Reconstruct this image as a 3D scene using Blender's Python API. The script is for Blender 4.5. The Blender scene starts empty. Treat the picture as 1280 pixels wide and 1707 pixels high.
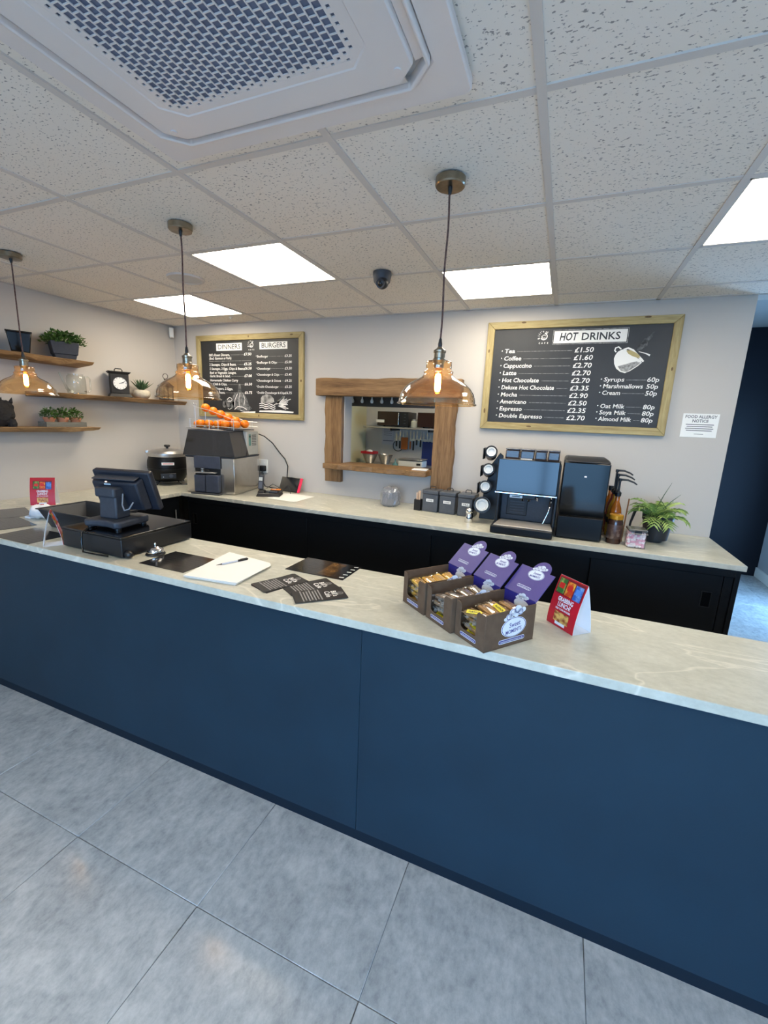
import bpy, bmesh, math, random
from mathutils import Vector, Matrix, Euler
random.seed(7)
R = math.radians
C = bpy.context.scene.collection
SC = bpy.context.scene

# ------------------------------------------------------------------ camera
cam_d = bpy.data.cameras.new('camera')
cam = bpy.data.objects.new('camera', cam_d); C.objects.link(cam); SC.camera = cam
cam_d.sensor_fit = 'VERTICAL'; cam_d.sensor_height = 24.0
cam_d.lens = 24.0 * 718.868 / 1707.0
cam_d.clip_start = 0.05; cam_d.clip_end = 200
YAW, PITCH, ROLL = 0.381978, -0.208466, 0.0415083
_f = Vector((-math.sin(YAW)*math.cos(PITCH), math.cos(YAW)*math.cos(PITCH), math.sin(PITCH)))
_r = Vector((math.cos(YAW), math.sin(YAW), 0)); _u = _r.cross(_f)
_r2 = _r*math.cos(ROLL) + _u*math.sin(ROLL); _u2 = -_r*math.sin(ROLL) + _u*math.cos(ROLL)
_m = Matrix((( _r2.x, _u2.x, -_f.x, 0.149465), (_r2.y, _u2.y, -_f.y, -0.701313), (_r2.z, _u2.z, -_f.z, 1.585178), (0, 0, 0, 1)))
cam.matrix_world = _m

# ------------------------------------------------------------------ world, daylight, exposure
DAY = 9.5          # radiance of the sky outside the shop front
LED = 15.0          # radiance of the ceiling light panels
w = bpy.data.worlds.new('sky'); SC.world = w; w.use_nodes = True
bg = w.node_tree.nodes['Background']
bg.inputs[0].default_value = (0.37, 0.76, 1.33, 1); bg.inputs[1].default_value = DAY
pl = bpy.data.lights.new('shop_front_daylight', 'AREA'); pl.shape = 'RECTANGLE'; pl.size = 3.1; pl.size_y = 2.3
pl.cycles.is_portal = True
po = bpy.data.objects.new('shop_front_daylight', pl); C.objects.link(po)
po.location = (0.40, -3.62, 1.25); po.rotation_euler = (R(90), 0, 0)   # faces into the room (+y)
pl2 = bpy.data.lights.new('passage_daylight', 'AREA'); pl2.shape = 'RECTANGLE'; pl2.size = 1.0; pl2.size_y = 2.0; pl2.cycles.is_portal = True
po2 = bpy.data.objects.new('passage_daylight', pl2); C.objects.link(po2)
po2.location = (2.50, 4.0, 1.05); po2.rotation_euler = (0, R(90), R(0))    # the glazed door of the passage (faces -x)
SC.view_settings.view_transform = 'Standard'
SC.view_settings.look = 'None'
SC.view_settings.exposure = 0.12
SC.view_settings.gamma = 1.0
SC.view_settings.use_curve_mapping = False
try:
    SC.cycles.max_bounces = 10; SC.cycles.transparent_max_bounces = 16; SC.cycles.diffuse_bounces = 5
    SC.cycles.caustics_reflective = False; SC.cycles.caustics_refractive = False
    SC.cycles.sample_clamp_indirect = 6
except Exception:
    pass

# ------------------------------------------------------------------ materials
def lin(c):
    f = lambda v: v/12.92 if v <= .04045 else ((v+.055)/1.055)**2.4
    return tuple(f(x/255.0) for x in c[:3]) + (1,)
MATS = {}
def nt(m): return m.node_tree.nodes, m.node_tree.links
def pm(name, col, rough=.5, metal=0.0, spec=.5, emit=0, ecol=None, coat=0):
    if name in MATS: return MATS[name]
    m = bpy.data.materials.new(name); m.use_nodes = True
    b = m.node_tree.nodes['Principled BSDF']
    b.inputs['Base Color'].default_value = lin(col)
    b.inputs['Roughness'].default_value = rough; b.inputs['Metallic'].default_value = metal
    b.inputs['Specular IOR Level'].default_value = spec
    b.inputs['Coat Weight'].default_value = coat; b.inputs['Coat Roughness'].default_value = .05
    if emit:
        b.inputs['Emission Color'].default_value = lin(ecol or col); b.inputs['Emission Strength'].default_value = emit
    MATS[name] = m
    return m
def coords(m, scale=(1, 1, 1), rnd=True, kind='Object'):
    N, L = nt(m)
    t = N.new('ShaderNodeTexCoord'); mp = N.new('ShaderNodeMapping'); mp.inputs['Scale'].default_value = scale
    L.new(t.outputs[kind], mp.inputs['Vector'])
    if rnd:
        oi = N.new('ShaderNodeObjectInfo'); mu = N.new('ShaderNodeMath'); mu.operation = 'MULTIPLY'; mu.inputs[1].default_value = 37.0
        cb = N.new('ShaderNodeCombineXYZ'); L.new(oi.outputs['Random'], mu.inputs[0])
        for i in range(3): L.new(mu.outputs[0], cb.inputs[i])
        L.new(cb.outputs[0], mp.inputs['Location'])
    return mp.outputs[0]
def noise(m, vec, scale, detail=4, rough=.55, dist=0):
    N, L = nt(m); n = N.new('ShaderNodeTexNoise')
    n.inputs['Scale'].default_value = scale; n.inputs['Detail'].default_value = detail
    n.inputs['Roughness'].default_value = rough; n.inputs['Distortion'].default_value = dist
    L.new(vec, n.inputs['Vector']); return n.outputs[0]
def ramp(m, fac, stops):
    N, L = nt(m); r = N.new('ShaderNodeValToRGB')
    while len(r.color_ramp.elements) < len(stops): r.color_ramp.elements.new(.5)
    for e, (p, c) in zip(r.color_ramp.elements, stops): e.position = p; e.color = lin(c) if not isinstance(c, float) else (c, c, c, 1)
    L.new(fac, r.inputs[0]); return r.outputs[0]
def mixc(m, fac, a, b, mode='MIX'):
    N, L = nt(m); x = N.new('ShaderNodeMixRGB'); x.blend_type = mode
    for i, v in ((0, fac), (1, a), (2, b)):
        if isinstance(v, bpy.types.NodeSocket): L.new(v, x.inputs[i])
        elif i == 0: x.inputs[0].default_value = v
        else: x.inputs[i].default_value = lin(v)
    return x.outputs[0]
def setc(m, s): nt(m)[1].new(s, m.node_tree.nodes['Principled BSDF'].inputs['Base Color'])
def bump(m, h, strength=.2, dist=.002):
    N, L = nt(m); b = N.new('ShaderNodeBump'); b.inputs['Strength'].default_value = strength; b.inputs['Distance'].default_value = dist
    L.new(h, b.inputs['Height']); L.new(b.outputs[0], m.node_tree.nodes['Principled BSDF'].inputs['Normal'])
def mottled(name, a, b, scale=8, rough=.5, metal=0, bmp=0, stretch=(1, 1, 1), lo=.35, hi=.65, spec=.5, detail=5):
    if name in MATS: return MATS[name]
    m = pm(name, a, rough, metal, spec); v = coords(m, stretch); n = noise(m, v, scale, detail)
    setc(m, ramp(m, n, [(lo, a), (hi, b)]))
    if bmp: bump(m, n, bmp, .003)
    return m
def wood(name, a, b, c, axis, sc=1.0, rough=.55):
    if name in MATS: return MATS[name]
    st = [14*sc]*3; st['xyz'.index(axis)] = 1.1*sc
    m = pm(name, a, rough, 0, .3); v = coords(m, tuple(st))
    n = noise(m, v, 1.6, 5, .6, .6); fine = noise(m, v, 9, 3, .6)
    base = ramp(m, n, [(.28, c), (.45, a), (.62, b), (.75, a)])
    col = mixc(m, .35, base, ramp(m, fine, [(.35, c), (.65, b)]), 'MIX')
    setc(m, col); bump(m, fine, .25, .002)
    return m
def glassy(name, tint, refl=1.0, rough=.02, body=0.0, bodycol=None, ior=1.45):
    """thin clear sheet: see-through tint with a mirror layer that grows at grazing angles"""
    if name in MATS: return MATS[name]
    m = bpy.data.materials.new(name); m.use_nodes = True; N, L = nt(m)
    N.remove(N['Principled BSDF']); out = N['Material Output']
    tr = N.new('ShaderNodeBsdfTransparent'); tr.inputs[0].default_value = lin(tint)
    gl = N.new('ShaderNodeBsdfGlossy'); gl.inputs['Roughness'].default_value = rough
    lw = N.new('ShaderNodeLayerWeight'); lw.inputs['Blend'].default_value = .5
    pw = N.new('ShaderNodeMath'); pw.operation = 'POWER'; pw.inputs[1].default_value = 3.6; L.new(lw.outputs['Facing'], pw.inputs[0])
    fr = N.new('ShaderNodeMath'); fr.operation = 'MULTIPLY_ADD'; fr.inputs[1].default_value = .55; fr.inputs[2].default_value = .045
    L.new(pw.outputs[0], fr.inputs[0])
    mu = N.new('ShaderNodeMath'); mu.operation = 'MULTIPLY'; mu.inputs[1].default_value = refl; mu.use_clamp = True
    L.new(fr.outputs[0], mu.inputs[0]); mx = N.new('ShaderNodeMixShader')
    src = tr.outputs[0]
    if body:
        df = N.new('ShaderNodeBsdfDiffuse'); df.inputs[0].default_value = lin(bodycol or tint)
        m2 = N.new('ShaderNodeMixShader'); m2.inputs[0].default_value = body
        L.new(tr.outputs[0], m2.inputs[1]); L.new(df.outputs[0], m2.inputs[2]); src = m2.outputs[0]
    L.new(mu.outputs[0], mx.inputs[0]); L.new(src, mx.inputs[1]); L.new(gl.outputs[0], mx.inputs[2])
    L.new(mx.outputs[0], out.inputs[0]); MATS[name] = m
    return m

M_wall = pm('wall_paint', (194, 188, 180), .85, 0, .2)
bump(M_wall, noise(M_wall, coords(M_wall, rnd=False), 220, 3), .08, .001)
M_navy = pm('navy_laminate', (20, 36, 50), .5, 0, .3); bump(M_navy, noise(M_navy, coords(M_navy, rnd=False), 260, 2), .12, .001)
setc(M_navy, ramp(M_navy, noise(M_navy, coords(M_navy, (1, 1, 1)), 3, 6), [(.3, (16, 40, 54)), (.7, (20, 46, 61))]))
M_navyd = pm('navy_kick', (13, 27, 39), .6, 0, .2)
M_cab = pm('shaded_navy_laminate', (10, 13, 17), .45, 0, .25)  # navy on the inner cabinets, with their shadow put into the base colour
M_black = pm('black_plastic', (20, 21, 24), .38)
M_blackg = pm('black_gloss', (8, 9, 11), .07, 0, .5, coat=.3)
M_dgrey = mottled('grey_plastic', (52, 56, 64), (58, 62, 70), 60, .5)
M_white = pm('white_plastic', (238, 236, 228), .45)
M_paper = pm('white_paper', (240, 238, 232), .8)
M_steel = mottled('brushed_steel', (190, 186, 180), (206, 202, 196), 40, .34, .85, 0, (1, 1, 8))
M_chrome = pm('chrome', (225, 225, 228), .08, 1)
M_brass = mottled('antique_brass', (138, 130, 114), (162, 152, 134), 30, .28, 1.0)
M_chalk = pm('chalk_white', (236, 234, 228), .8)
M_chalkg = mottled('chalk_grey', (90, 90, 88), (190, 188, 184), 60, .85, lo=.3, hi=.7)
M_board = mottled('blackboard', (36, 37, 38), (42, 43, 44), 6, .55)
M_green = mottled('leaf_green', (52, 84, 34), (96, 132, 56), 25, .5)
M_green2 = mottled('leaf_dark_green', (44, 70, 44), (74, 104, 66), 25, .5)
M_palm = mottled('palm_green', (92, 124, 56), (158, 180, 100), 14, .45)
M_oak = lambda ax: wood('oak_beam_'+ax, (128, 96, 62), (150, 116, 78), (86, 60, 36), ax)
M_pine = lambda ax: wood('pine_frame_'+ax, (164, 146, 98), (184, 168, 120), (126, 104, 64), ax, 1.2)
M_shelf = lambda ax: wood('shelf_wood_'+ax, (140, 106, 70), (176, 142, 100), (96, 66, 40), ax, 1.1)
# ceiling tiles: mineral fibre with small pits
M_ct = pm('mineral_fibre', (226, 220, 214), .9, 0, .1)
_v = coords(M_ct, (1, 1.55, 1)); _n1 = noise(M_ct, _v, 92, 2, .5); _n2 = noise(M_ct, coords(M_ct), 9, 2)
_a = ramp(M_ct, _n1, [(.62, 0.0), (.67, 1.0)])
setc(M_ct, mixc(M_ct, _a, (240, 232, 220), (158, 152, 146))); bump(M_ct, _n1, -.25, .003)
M_tbar = pm('tbar_white', (212, 205, 197), .5)
M_ac = pm('ac_white', (230, 222, 216), .45)
M_led = pm('led_diffuser', (255, 255, 255), .5, emit=LED, ecol=(255, 244, 224))
# floor tiles: mottled grey stone
M_ft = pm('stone_tile', (150, 152, 152), .15, 0, .5)
_v = coords(M_ft); _a = noise(M_ft, _v, 5.5, 8, .68, .6); _b = noise(M_ft, coords(M_ft, (1.6, 1, 1)), 26, 6, .7)
_c = ramp(M_ft, _a, [(.32, (138, 143, 144)), (.5, (174, 178, 178)), (.68, (204, 205, 203))])
setc(M_ft, mixc(M_ft, .55, _c, ramp(M_ft, _b, [(.3, (140, 142, 143)), (.5, (178, 179, 178)), (.72, (206, 206, 203))])))
bump(M_ft, _b, .05, .002)
M_grout = pm('grout', (104, 106, 108), .8)
# worktop: beige stone laminate with pale veins
M_wt = pm('stone_laminate', (184, 176, 160), .28, 0, .5)
_v = coords(M_wt, (1, 1.6, 1), rnd=False); _a = noise(M_wt, _v, 5, 8, .62, .8); _b = noise(M_wt, _v, 40, 5, .7)
_c = ramp(M_wt, _a, [(.3, (180, 178, 162)), (.5, (194, 192, 176)), (.7, (207, 205, 190))])
_d = mixc(M_wt, .35, _c, ramp(M_wt, _b, [(.3, (164, 162, 147)), (.7, (212, 210, 196))]))
_e = noise(M_wt, coords(M_wt, (.8, 2.6, 1), rnd=False), 1.7, 3, .5, 1.2)
_f2 = ramp(M_wt, _e, [(.485, 0.0), (.5, 1.0), (.515, 0.0)])
setc(M_wt, mixc(M_wt, mixc(M_wt, .55, (0, 0, 0), _f2), _d, (234, 228, 212)))

# ------------------------------------------------------------------ mesh helpers
class MB:
    def __init__(s): s.v = []; s.f = []
    def add(s, vs, fs, M=None):
        o = len(s.v)
        s.v += [tuple(M @ Vector(p)) if M else tuple(p) for p in vs]
        s.f += [tuple(i+o for i in f) for f in fs]; return s
    def box(s, x0, x1, y0, y1, z0, z1, M=None):
        return s.add([(x0,y0,z0),(x1,y0,z0),(x1,y1,z0),(x0,y1,z0),(x0,y0,z1),(x1,y0,z1),(x1,y1,z1),(x0,y1,z1)],
                     [(0,3,2,1),(4,5,6,7),(0,1,5,4),(1,2,6,5),(2,3,7,6),(3,0,4,7)], M)
    def frustum(s, b, t, z0, z1, M=None):   # b, t = (x0,x1,y0,y1) at the bottom and the top
        return s.add([(b[0],b[2],z0),(b[1],b[2],z0),(b[1],b[3],z0),(b[0],b[3],z0),(t[0],t[2],z1),(t[1],t[2],z1),(t[1],t[3],z1),(t[0],t[3],z1)],
                     [(0,3,2,1),(4,5,6,7),(0,1,5,4),(1,2,6,5),(2,3,7,6),(3,0,4,7)], M)
    def lathe(s, prof, n=24, M=None):
        vs = []; fs = []; idx = []
        for r, z in prof:
            if r < 1e-6: idx.append([len(vs)]); vs.append((0, 0, z))
            else:
                idx.append(list(range(len(vs), len(vs)+n)))
                vs += [(r*math.cos(2*math.pi*i/n), r*math.sin(2*math.pi*i/n), z) for i in range(n)]
        for a, b in zip(idx, idx[1:]):
            for i in range(n):
                j = (i+1) % n
                if len(a) == 1 and len(b) == 1: continue
                if len(a) == 1: fs.append((a[0], b[j], b[i]))
                elif len(b) == 1: fs.append((a[i], a[j], b[0]))
                else: fs.append((a[i], a[j], b[j], b[i]))
        return s.add(vs, fs, M)
    def cyl(s, r, z0, z1, n=24, M=None, r2=None):
        return s.lathe([(0, z0), (r, z0), (r if r2 is None else r2, z1), (0, z1)], n, M)
    def sphere(s, c, r, n=16, k=8, sc=(1, 1, 1)):
        return s.lathe([(r*math.sin(math.pi*i/k), -r*math.cos(math.pi*i/k)) for i in range(k+1)], n,
                       Matrix.Translation(c) @ Matrix.Diagonal((sc[0], sc[1], sc[2], 1)))
    def tube(s, pts, r, n=8, cap=True):
        P = [Vector(p) for p in pts]; rs = r if isinstance(r, (list, tuple)) else [r]*len(P)
        t0 = (P[1]-P[0]).normalized(); up = Vector((0, 0, 1)) if abs(t0.z) < .9 else Vector((1, 0, 0))
        a = t0.cross(up).normalized(); vs = []; fs = []
        for i, p in enumerate(P):
            t = (P[min(i+1, len(P)-1)] - P[max(i-1, 0)]).normalized()
            a = (a - t*a.dot(t)).normalized(); b = t.cross(a)
            vs += [p + (a*math.cos(2*math.pi*k/n) + b*math.sin(2*math.pi*k/n))*rs[i] for k in range(n)]
        for i in range(len(P)-1):
            for k in range(n): fs.append((i*n+k, i*n+(k+1) % n, (i+1)*n+(k+1) % n, (i+1)*n+k))
        if cap: fs += [tuple(range(n-1, -1, -1)), tuple(range((len(P)-1)*n, len(P)*n))]
        return s.add(vs, fs)
    def prism(s, poly, z0, z1, M=None):
        n = len(poly)
        return s.add([(x, y, z0) for x, y in poly] + [(x, y, z1) for x, y in poly],
                     [tuple(range(n-1, -1, -1)), tuple(range(n, 2*n))] + [(i, (i+1) % n, n+(i+1) % n, n+i) for i in range(n)], M)
    def flat(s, poly, M=None, z=0):
        return s.add([(p[0], p[1], z) for p in poly], [tuple(range(len(poly)))], M)
XZ = Matrix(((1, 0, 0, 0), (0, 0, -1, 0), (0, 1, 0, 0), (0, 0, 0, 1)))     # (x, y, z) -> (x, -z, y): draws on a wall that faces -y
def T(x, y, z): return Matrix.Translation((x, y, z))
def RX(a): return Matrix.Rotation(R(a), 4, 'X')
def RY(a): return Matrix.Rotation(R(a), 4, 'Y')
def RZ(a): return Matrix.Rotation(R(a), 4, 'Z')

def obj(name, mb, mat, parent=None, bev=0, smooth=0, label=None, loc=None, rot=None, stuff=False, seg=2):
    me = bpy.data.meshes.new(name); me.from_pydata(mb.v, [], mb.f); me.update()
    me.materials.append(mat)
    bm = bmesh.new(); bm.from_mesh(me); bmesh.ops.recalc_face_normals(bm, faces=bm.faces); bm.to_mesh(me); bm.free()
    if smooth or bev:
        me.polygons.foreach_set('use_smooth', [True]*len(me.polygons)); me.set_sharp_from_angle(angle=R(smooth or 35))
    o = bpy.data.objects.new(name, me); C.objects.link(o)
    if parent: o.parent = parent
    if loc: o.location = loc
    if rot: o.rotation_euler = rot
    if bev:
        b = o.modifiers.new('edge', 'BEVEL'); b.width = bev; b.segments = seg; b.limit_method = 'ANGLE'; b.angle_limit = R(40)
    if label: o['label'] = label
    if stuff: o['kind'] = 'stuff'
    return o
def thing(name, label, cat, loc=(0, 0, 0), rz=0, group=None, rot=None):
    o = bpy.data.objects.new(name, None); C.objects.link(o); o.empty_display_size = .05
    o.location = loc; o.rotation_euler = rot or (0, 0, R(rz))
    o['label'] = label; o['category'] = cat
    if group: o['group'] = group
    return o
def tag(o, label, cat, group=None):
    o['label'] = label; o['category'] = cat
    if group: o['group'] = group
    return o
def structure(o, label=None, cat='wall'):
    o['kind'] = 'structure'; o['label'] = label; o['category'] = cat
    return o
def copy_tree(o, loc=None, rz=None, label=None):
    c = o.copy(); C.objects.link(c)
    if loc: c.location = loc
    if rz is not None: c.rotation_euler = (0, 0, R(rz))
    if label: c['label'] = label
    def kids(a, b):
        for ch in list(a.children):
            d = ch.copy(); C.objects.link(d); d.parent = b; kids(ch, d)
    kids(o, c)
    return c
def letters(items, shear=0):
    """items: (text, size, x, z, align, bold, tilt, matrix or None) -> MB of flat lettering in the local XY plane"""
    os_ = []
    for it in items:
        txt, size, x, z, al, bold, tilt, wd = (list(it) + [0]*8)[:8]
        cu = bpy.data.curves.new('lettering', 'FONT'); cu.body = txt; cu.size = size; cu.align_x = al or 'LEFT'; cu.shear = shear
        cu.offset = size*(bold or 0); cu.resolution_u = 2; cu.fill_mode = 'FRONT'
        o = bpy.data.objects.new('lettering', cu); C.objects.link(o); os_.append((o, T(x, z, 0) @ RZ(tilt), wd))
    dg = bpy.context.evaluated_depsgraph_get(); mb = MB()
    for o, M, wd in os_:
        me = bpy.data.meshes.new_from_object(o.evaluated_get(dg))
        if wd and len(me.vertices):
            xs = [v.co.x for v in me.vertices]; M = M @ Matrix.Diagonal((wd/max(max(xs)-min(xs), 1e-6), 1, 1, 1))
        mb.add([tuple(v.co) for v in me.vertices], [tuple(p.vertices) for p in me.polygons], M)
        bpy.data.meshes.remove(me)
    for o, M, wd in os_:
        cu = o.data; bpy.data.objects.remove(o); bpy.data.curves.remove(cu)
    return mb
def moved(mb, M):
    r = MB(); r.v = [tuple(M @ Vector(p)) for p in mb.v]; r.f = list(mb.f); return r
def ring(r0, r1, a0=0, a1=360, n=24, c=(0, 0)):
    mb = MB(); vs = []; fs = []
    for i in range(n+1):
        a = R(a0 + (a1-a0)*i/n); vs += [(c[0]+r0*math.cos(a), c[1]+r0*math.sin(a), 0), (c[0]+r1*math.cos(a), c[1]+r1*math.sin(a), 0)]
    for i in range(n): fs.append((2*i, 2*i+1, 2*i+3, 2*i+2))
    return mb.add(vs, fs)
def disc(r, c=(0, 0), n=28, sx=1, sy=1): return MB().flat([(c[0]+r*sx*math.cos(2*math.pi*i/n), c[1]+r*sy*math.sin(2*math.pi*i/n)) for i in range(n)])

# ================================================================== the setting
XL, XR, YB, YF = -3.5, 2.385, 2.664, -3.6
CH = 2.4                       # ceiling height
WT = 0.92                      # worktop height
b = MB()
hx0, hx1, hz0, hz1 = -1.60, -0.79, 1.165, 1.80      # the serving hatch
b.box(XL, hx0, YB, YB+.13, 0, CH); b.box(hx1, 1.112, YB, YB+.13, 0, CH)
b.box(hx0, hx1, YB, YB+.13, 0, hz0); b.box(hx0, hx1, YB, YB+.13, hz1, CH)
structure(obj('wall_back', b, M_wall), 'pale greige painted back wall carrying the two menu boards')
structure(obj('wall_left', MB().box(XL-.1, XL, YF, YB+.13, 0, CH), M_wall), 'pale greige painted side wall carrying the three wooden shelves')
structure(obj('wall_right', MB().box(XR, XR+.1, YF, 3.5, 0, 2.8).box(XR, XR+.1, 4.5, 5.45, 0, 2.8).box(XR, XR+.1, 3.5, 4.5, 2.08, 2.8), pm('passage_paint', (176, 176, 178), .8, 0, .2)), 'light grey wall of the passage with white skirting')
structure(obj('wall_rear', MB().box(1.0, XR, 5.33, 5.43, 0, 2.8), pm('navy_gloss', (13, 17, 26), .5, 0, .2)), 'dark navy wall at the end of the passage')
structure(obj('wall_passage', MB().box(1.012, 1.112, YB+.13, 5.33, 0, 2.8), M_wall), 'side wall of the passage behind the worktop end')
structure(obj('baseboard_right', MB().box(XR-.018, XR, 4.56, 5.33, 0, .11).box(XR-.018, XR, 2.7, 3.44, 0, .11), M_white, bev=.004), 'white skirting board along the passage wall', 'skirting')
b = MB(); b.box(XR+.02, XR+.08, 3.5, 3.56, 0, 2.08); b.box(XR+.02, XR+.08, 4.44, 4.5, 0, 2.08); b.box(XR+.02, XR+.08, 3.56, 4.44, 2.02, 2.08); b.box(XR+.02, XR+.08, 3.56, 4.44, 0, .10)
structure(obj('door_1', b, M_white), 'white framed glazed door in the passage, outside the frame of the photo', 'door')
b = MB(); b.box(XL, XR, YF-.12, YF, 0, .12); b.box(XL, XR, YF-.12, YF, 2.36, CH)
b.box(XL, -1.15, YF-.12, YF, .12, 2.36); b.box(1.95, XR, YF-.12, YF, .12, 2.36)
structure(obj('wall_front', b, M_wall), 'wall around the glazed shop front behind the camera')
b = MB()
for x in (-1.15, -.1, .95, 1.95): b.box(x-.03, x+.03, YF-.09, YF-.03, .12, 2.36)
b.box(-1.15, 1.95, YF-.09, YF-.03, .12, .18); b.box(-1.15, 1.95, YF-.09, YF-.03, 2.3, 2.36)
structure(obj('window_1', b, M_navyd), 'dark frame of the glazed shop front', 'window')
structure(obj('pavement', MB().box(-30, 30, -40, YF-.12, -.3, -.12), mottled('paving', (150, 150, 148), (164, 164, 160), 2, .9)), 'grey paving outside the shop front', 'pavement')

# floor: stone tiles on a grout bed
fl = structure(obj('floor', MB().box(XL, XR, YF, 5.4, -.05, -.004), M_grout), 'floor of large mottled grey stone tiles', 'floor')
TP = .588; tile_me = None
tx0, ty0 = -.197, .123
for i in range(-6, 5):
    for j in range(-7, 9):
        x0, y0 = tx0+i*TP, ty0+j*TP
        xa, xb, ya, yb = max(x0, XL), min(x0+TP, XR), max(y0, YF), min(y0+TP, 5.33)
        if xb-xa < .02 or yb-ya < .02: continue
        if ya > .6 and (xb < .9 or (yb > 2.8 and xb < 1.1)): continue        # under the counters and the kitchen
        full = xb-xa > TP-.001 and yb-ya > TP-.001
        if full and tile_me:
            o = bpy.data.objects.new('floor_tile', tile_me); C.objects.link(o); o.parent = fl
            m = o.modifiers.new('edge', 'BEVEL'); m.width = .0015; m.segments = 1
        else:
            hw, hd = (xb-xa)/2-.0008, (yb-ya)/2-.0008
            o = obj('floor_tile', MB().box(-hw, hw, -hd, hd, -.008, 0), M_ft, fl, bev=.0015, seg=1)
            if full: tile_me = o.data
        o.location = ((xa+xb)/2, (ya+yb)/2, 0)

# ceiling: mineral fibre tiles lying in a white bar grid
ce = structure(obj('ceiling', MB().box(XL-.1, XR+.1, YF-.1, YB+.13, CH+.05, CH+.12), M_grout), 'suspended ceiling of white mineral fibre tiles in a bar grid', 'ceiling')
structure(obj('ceiling_passage', MB().box(1.0, XR+.1, YB+.13, 5.45, 2.72, 2.8), pm('passage_ceiling', (146, 142, 138), .8)), 'higher ceiling of the passage', 'ceiling')
structure(obj('trim_1', MB().box(1.112, XR, YB, YB+.13, CH-.001, 2.8), M_wall), 'bulkhead over the mouth of the passage', 'trim')
lights = {(-1, 3), (-3, 2), (-5, 3), (1, 2), (-3, -2), (1, -2), (-1, -4)}
ct_me = None
for i in range(-6, 4):
    for j in range(-6, 5):
        if (i, j) in lights: continue
        x0, y0 = i*.6, j*.6
        xa, xb, ya, yb = max(x0, XL), min(x0+.6, XR), max(y0, YF), min(y0+.6, YB)
        if xb-xa < .02 or yb-ya < .02: continue
        full = xb-xa > .599 and yb-ya > .599
        if full and ct_me: o = bpy.data.objects.new('ceiling_tile', ct_me); C.objects.link(o); o.parent = ce
        else:
            o = obj('ceiling_tile', MB().box(-(xb-xa)/2+.003, (xb-xa)/2-.003, -(yb-ya)/2+.003, (yb-ya)/2-.003, 0, .015), M_ct, ce)
            if full: ct_me = o.data
        o.location = ((xa+xb)/2, (ya+yb)/2, CH+.004+random.uniform(-.0015, .002))
for i in range(-5, 4):
    obj('grid_bar', MB().box(i*.6-.012, i*.6+.012, YF, YB, CH, CH+.03), M_tbar, ce)
for j in range(-5, 5):
    obj('grid_bar', MB().box(XL, XR, j*.6-.012, j*.6+.012, CH+.0012, CH+.03), M_tbar, ce)
for nm, bx in (('edge_trim', (XL, XL+.02, YF, YB)), ('edge_trim', (XL, 1.112, YB-.02, YB))):
    obj(nm, MB().box(*bx, CH, CH+.03), M_tbar, ce)

# ceiling light panels
LBL = {(-1, 3): 'square white light panel in the ceiling before the hot drinks board', (-3, 2): 'square light panel in the ceiling between two hanging lamps, largest of the left pair',
       (-5, 3): 'square light panel in the ceiling nearest the dinners and burgers board', (1, 2): 'light panel cut by the right edge of the photo',
       (-3, -2): 'light panel behind the camera on the till side', (1, -2): 'light panel behind the camera on the passage side', (-1, -4): 'light panel closest to the shop front'}
for (i, j) in sorted(lights):
    t = thing('ceiling_light', LBL[(i, j)], 'light', (i*.6+.3, j*.6+.3, CH), group='square ceiling light panels')
    b = MB()
    for a in (0, 90, 180, 270): b.box(-.288, .288, -.288, -.278, .001, .02, RZ(a))
    obj('frame', b, M_tbar, t)
    obj('diffuser', MB().box(-.279, .279, -.279, .279, .004, .012), M_led, t)

# ceiling cassette air conditioner
ax, ay = -.628, .035
ac = thing('air_conditioner', 'large white ceiling cassette air conditioner with a perforated grille', 'air conditioner', (ax, ay, CH))
def octo(h, c): return [(-h+c, -h), (h-c, -h), (h, -h+c), (h, h-c), (h-c, h), (-h+c, h), (-h, h-c), (-h, -h+c)]
def ringprism(mb, po, pi, z0, z1):
    n = len(po)
    vs = [(x, y, z) for z in (z0, z1) for P in (po, pi) for x, y in P]; fs = []
    for i in range(n):
        j = (i+1) % n
        fs += [(i, j, n+j, n+i), (2*n+i, 3*n+i, 3*n+j, 2*n+j), (i, 2*n+i, 2*n+j, j), (n+i, n+j, 3*n+j, 3*n+i)]
    mb.add(vs, fs)
b = MB(); ringprism(b, octo(.478, .012), octo(.410, .06), -.028, -.002)
obj('outer_panel', b, M_ac, ac, bev=.006)
b = MB(); ringprism(b, octo(.408, .06), octo(.399, .057), -.04, -.004)
obj('rim', b, M_ac, ac, bev=.004)
b = MB(); ringprism(b, octo(.400, .057), octo(.373, .045), -.012, -.006)
obj('air_slot', b, pm('slot_grey', (196, 193, 192), .6), ac)
for k, a in enumerate((0, 90, 180, 270)):
    obj('louvre', MB().box(-.338, .338, -.0115, .0115, -.002, .002, RZ(a) @ T(0, -.3865, -.026) @ RX(-10)), M_ac, ac, bev=.0015)
b = MB(); ringprism(b, octo(.375, .045), octo(.293, .05), -.043, -.006)
obj('intake_frame', b, M_ac, ac, bev=.006)
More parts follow.
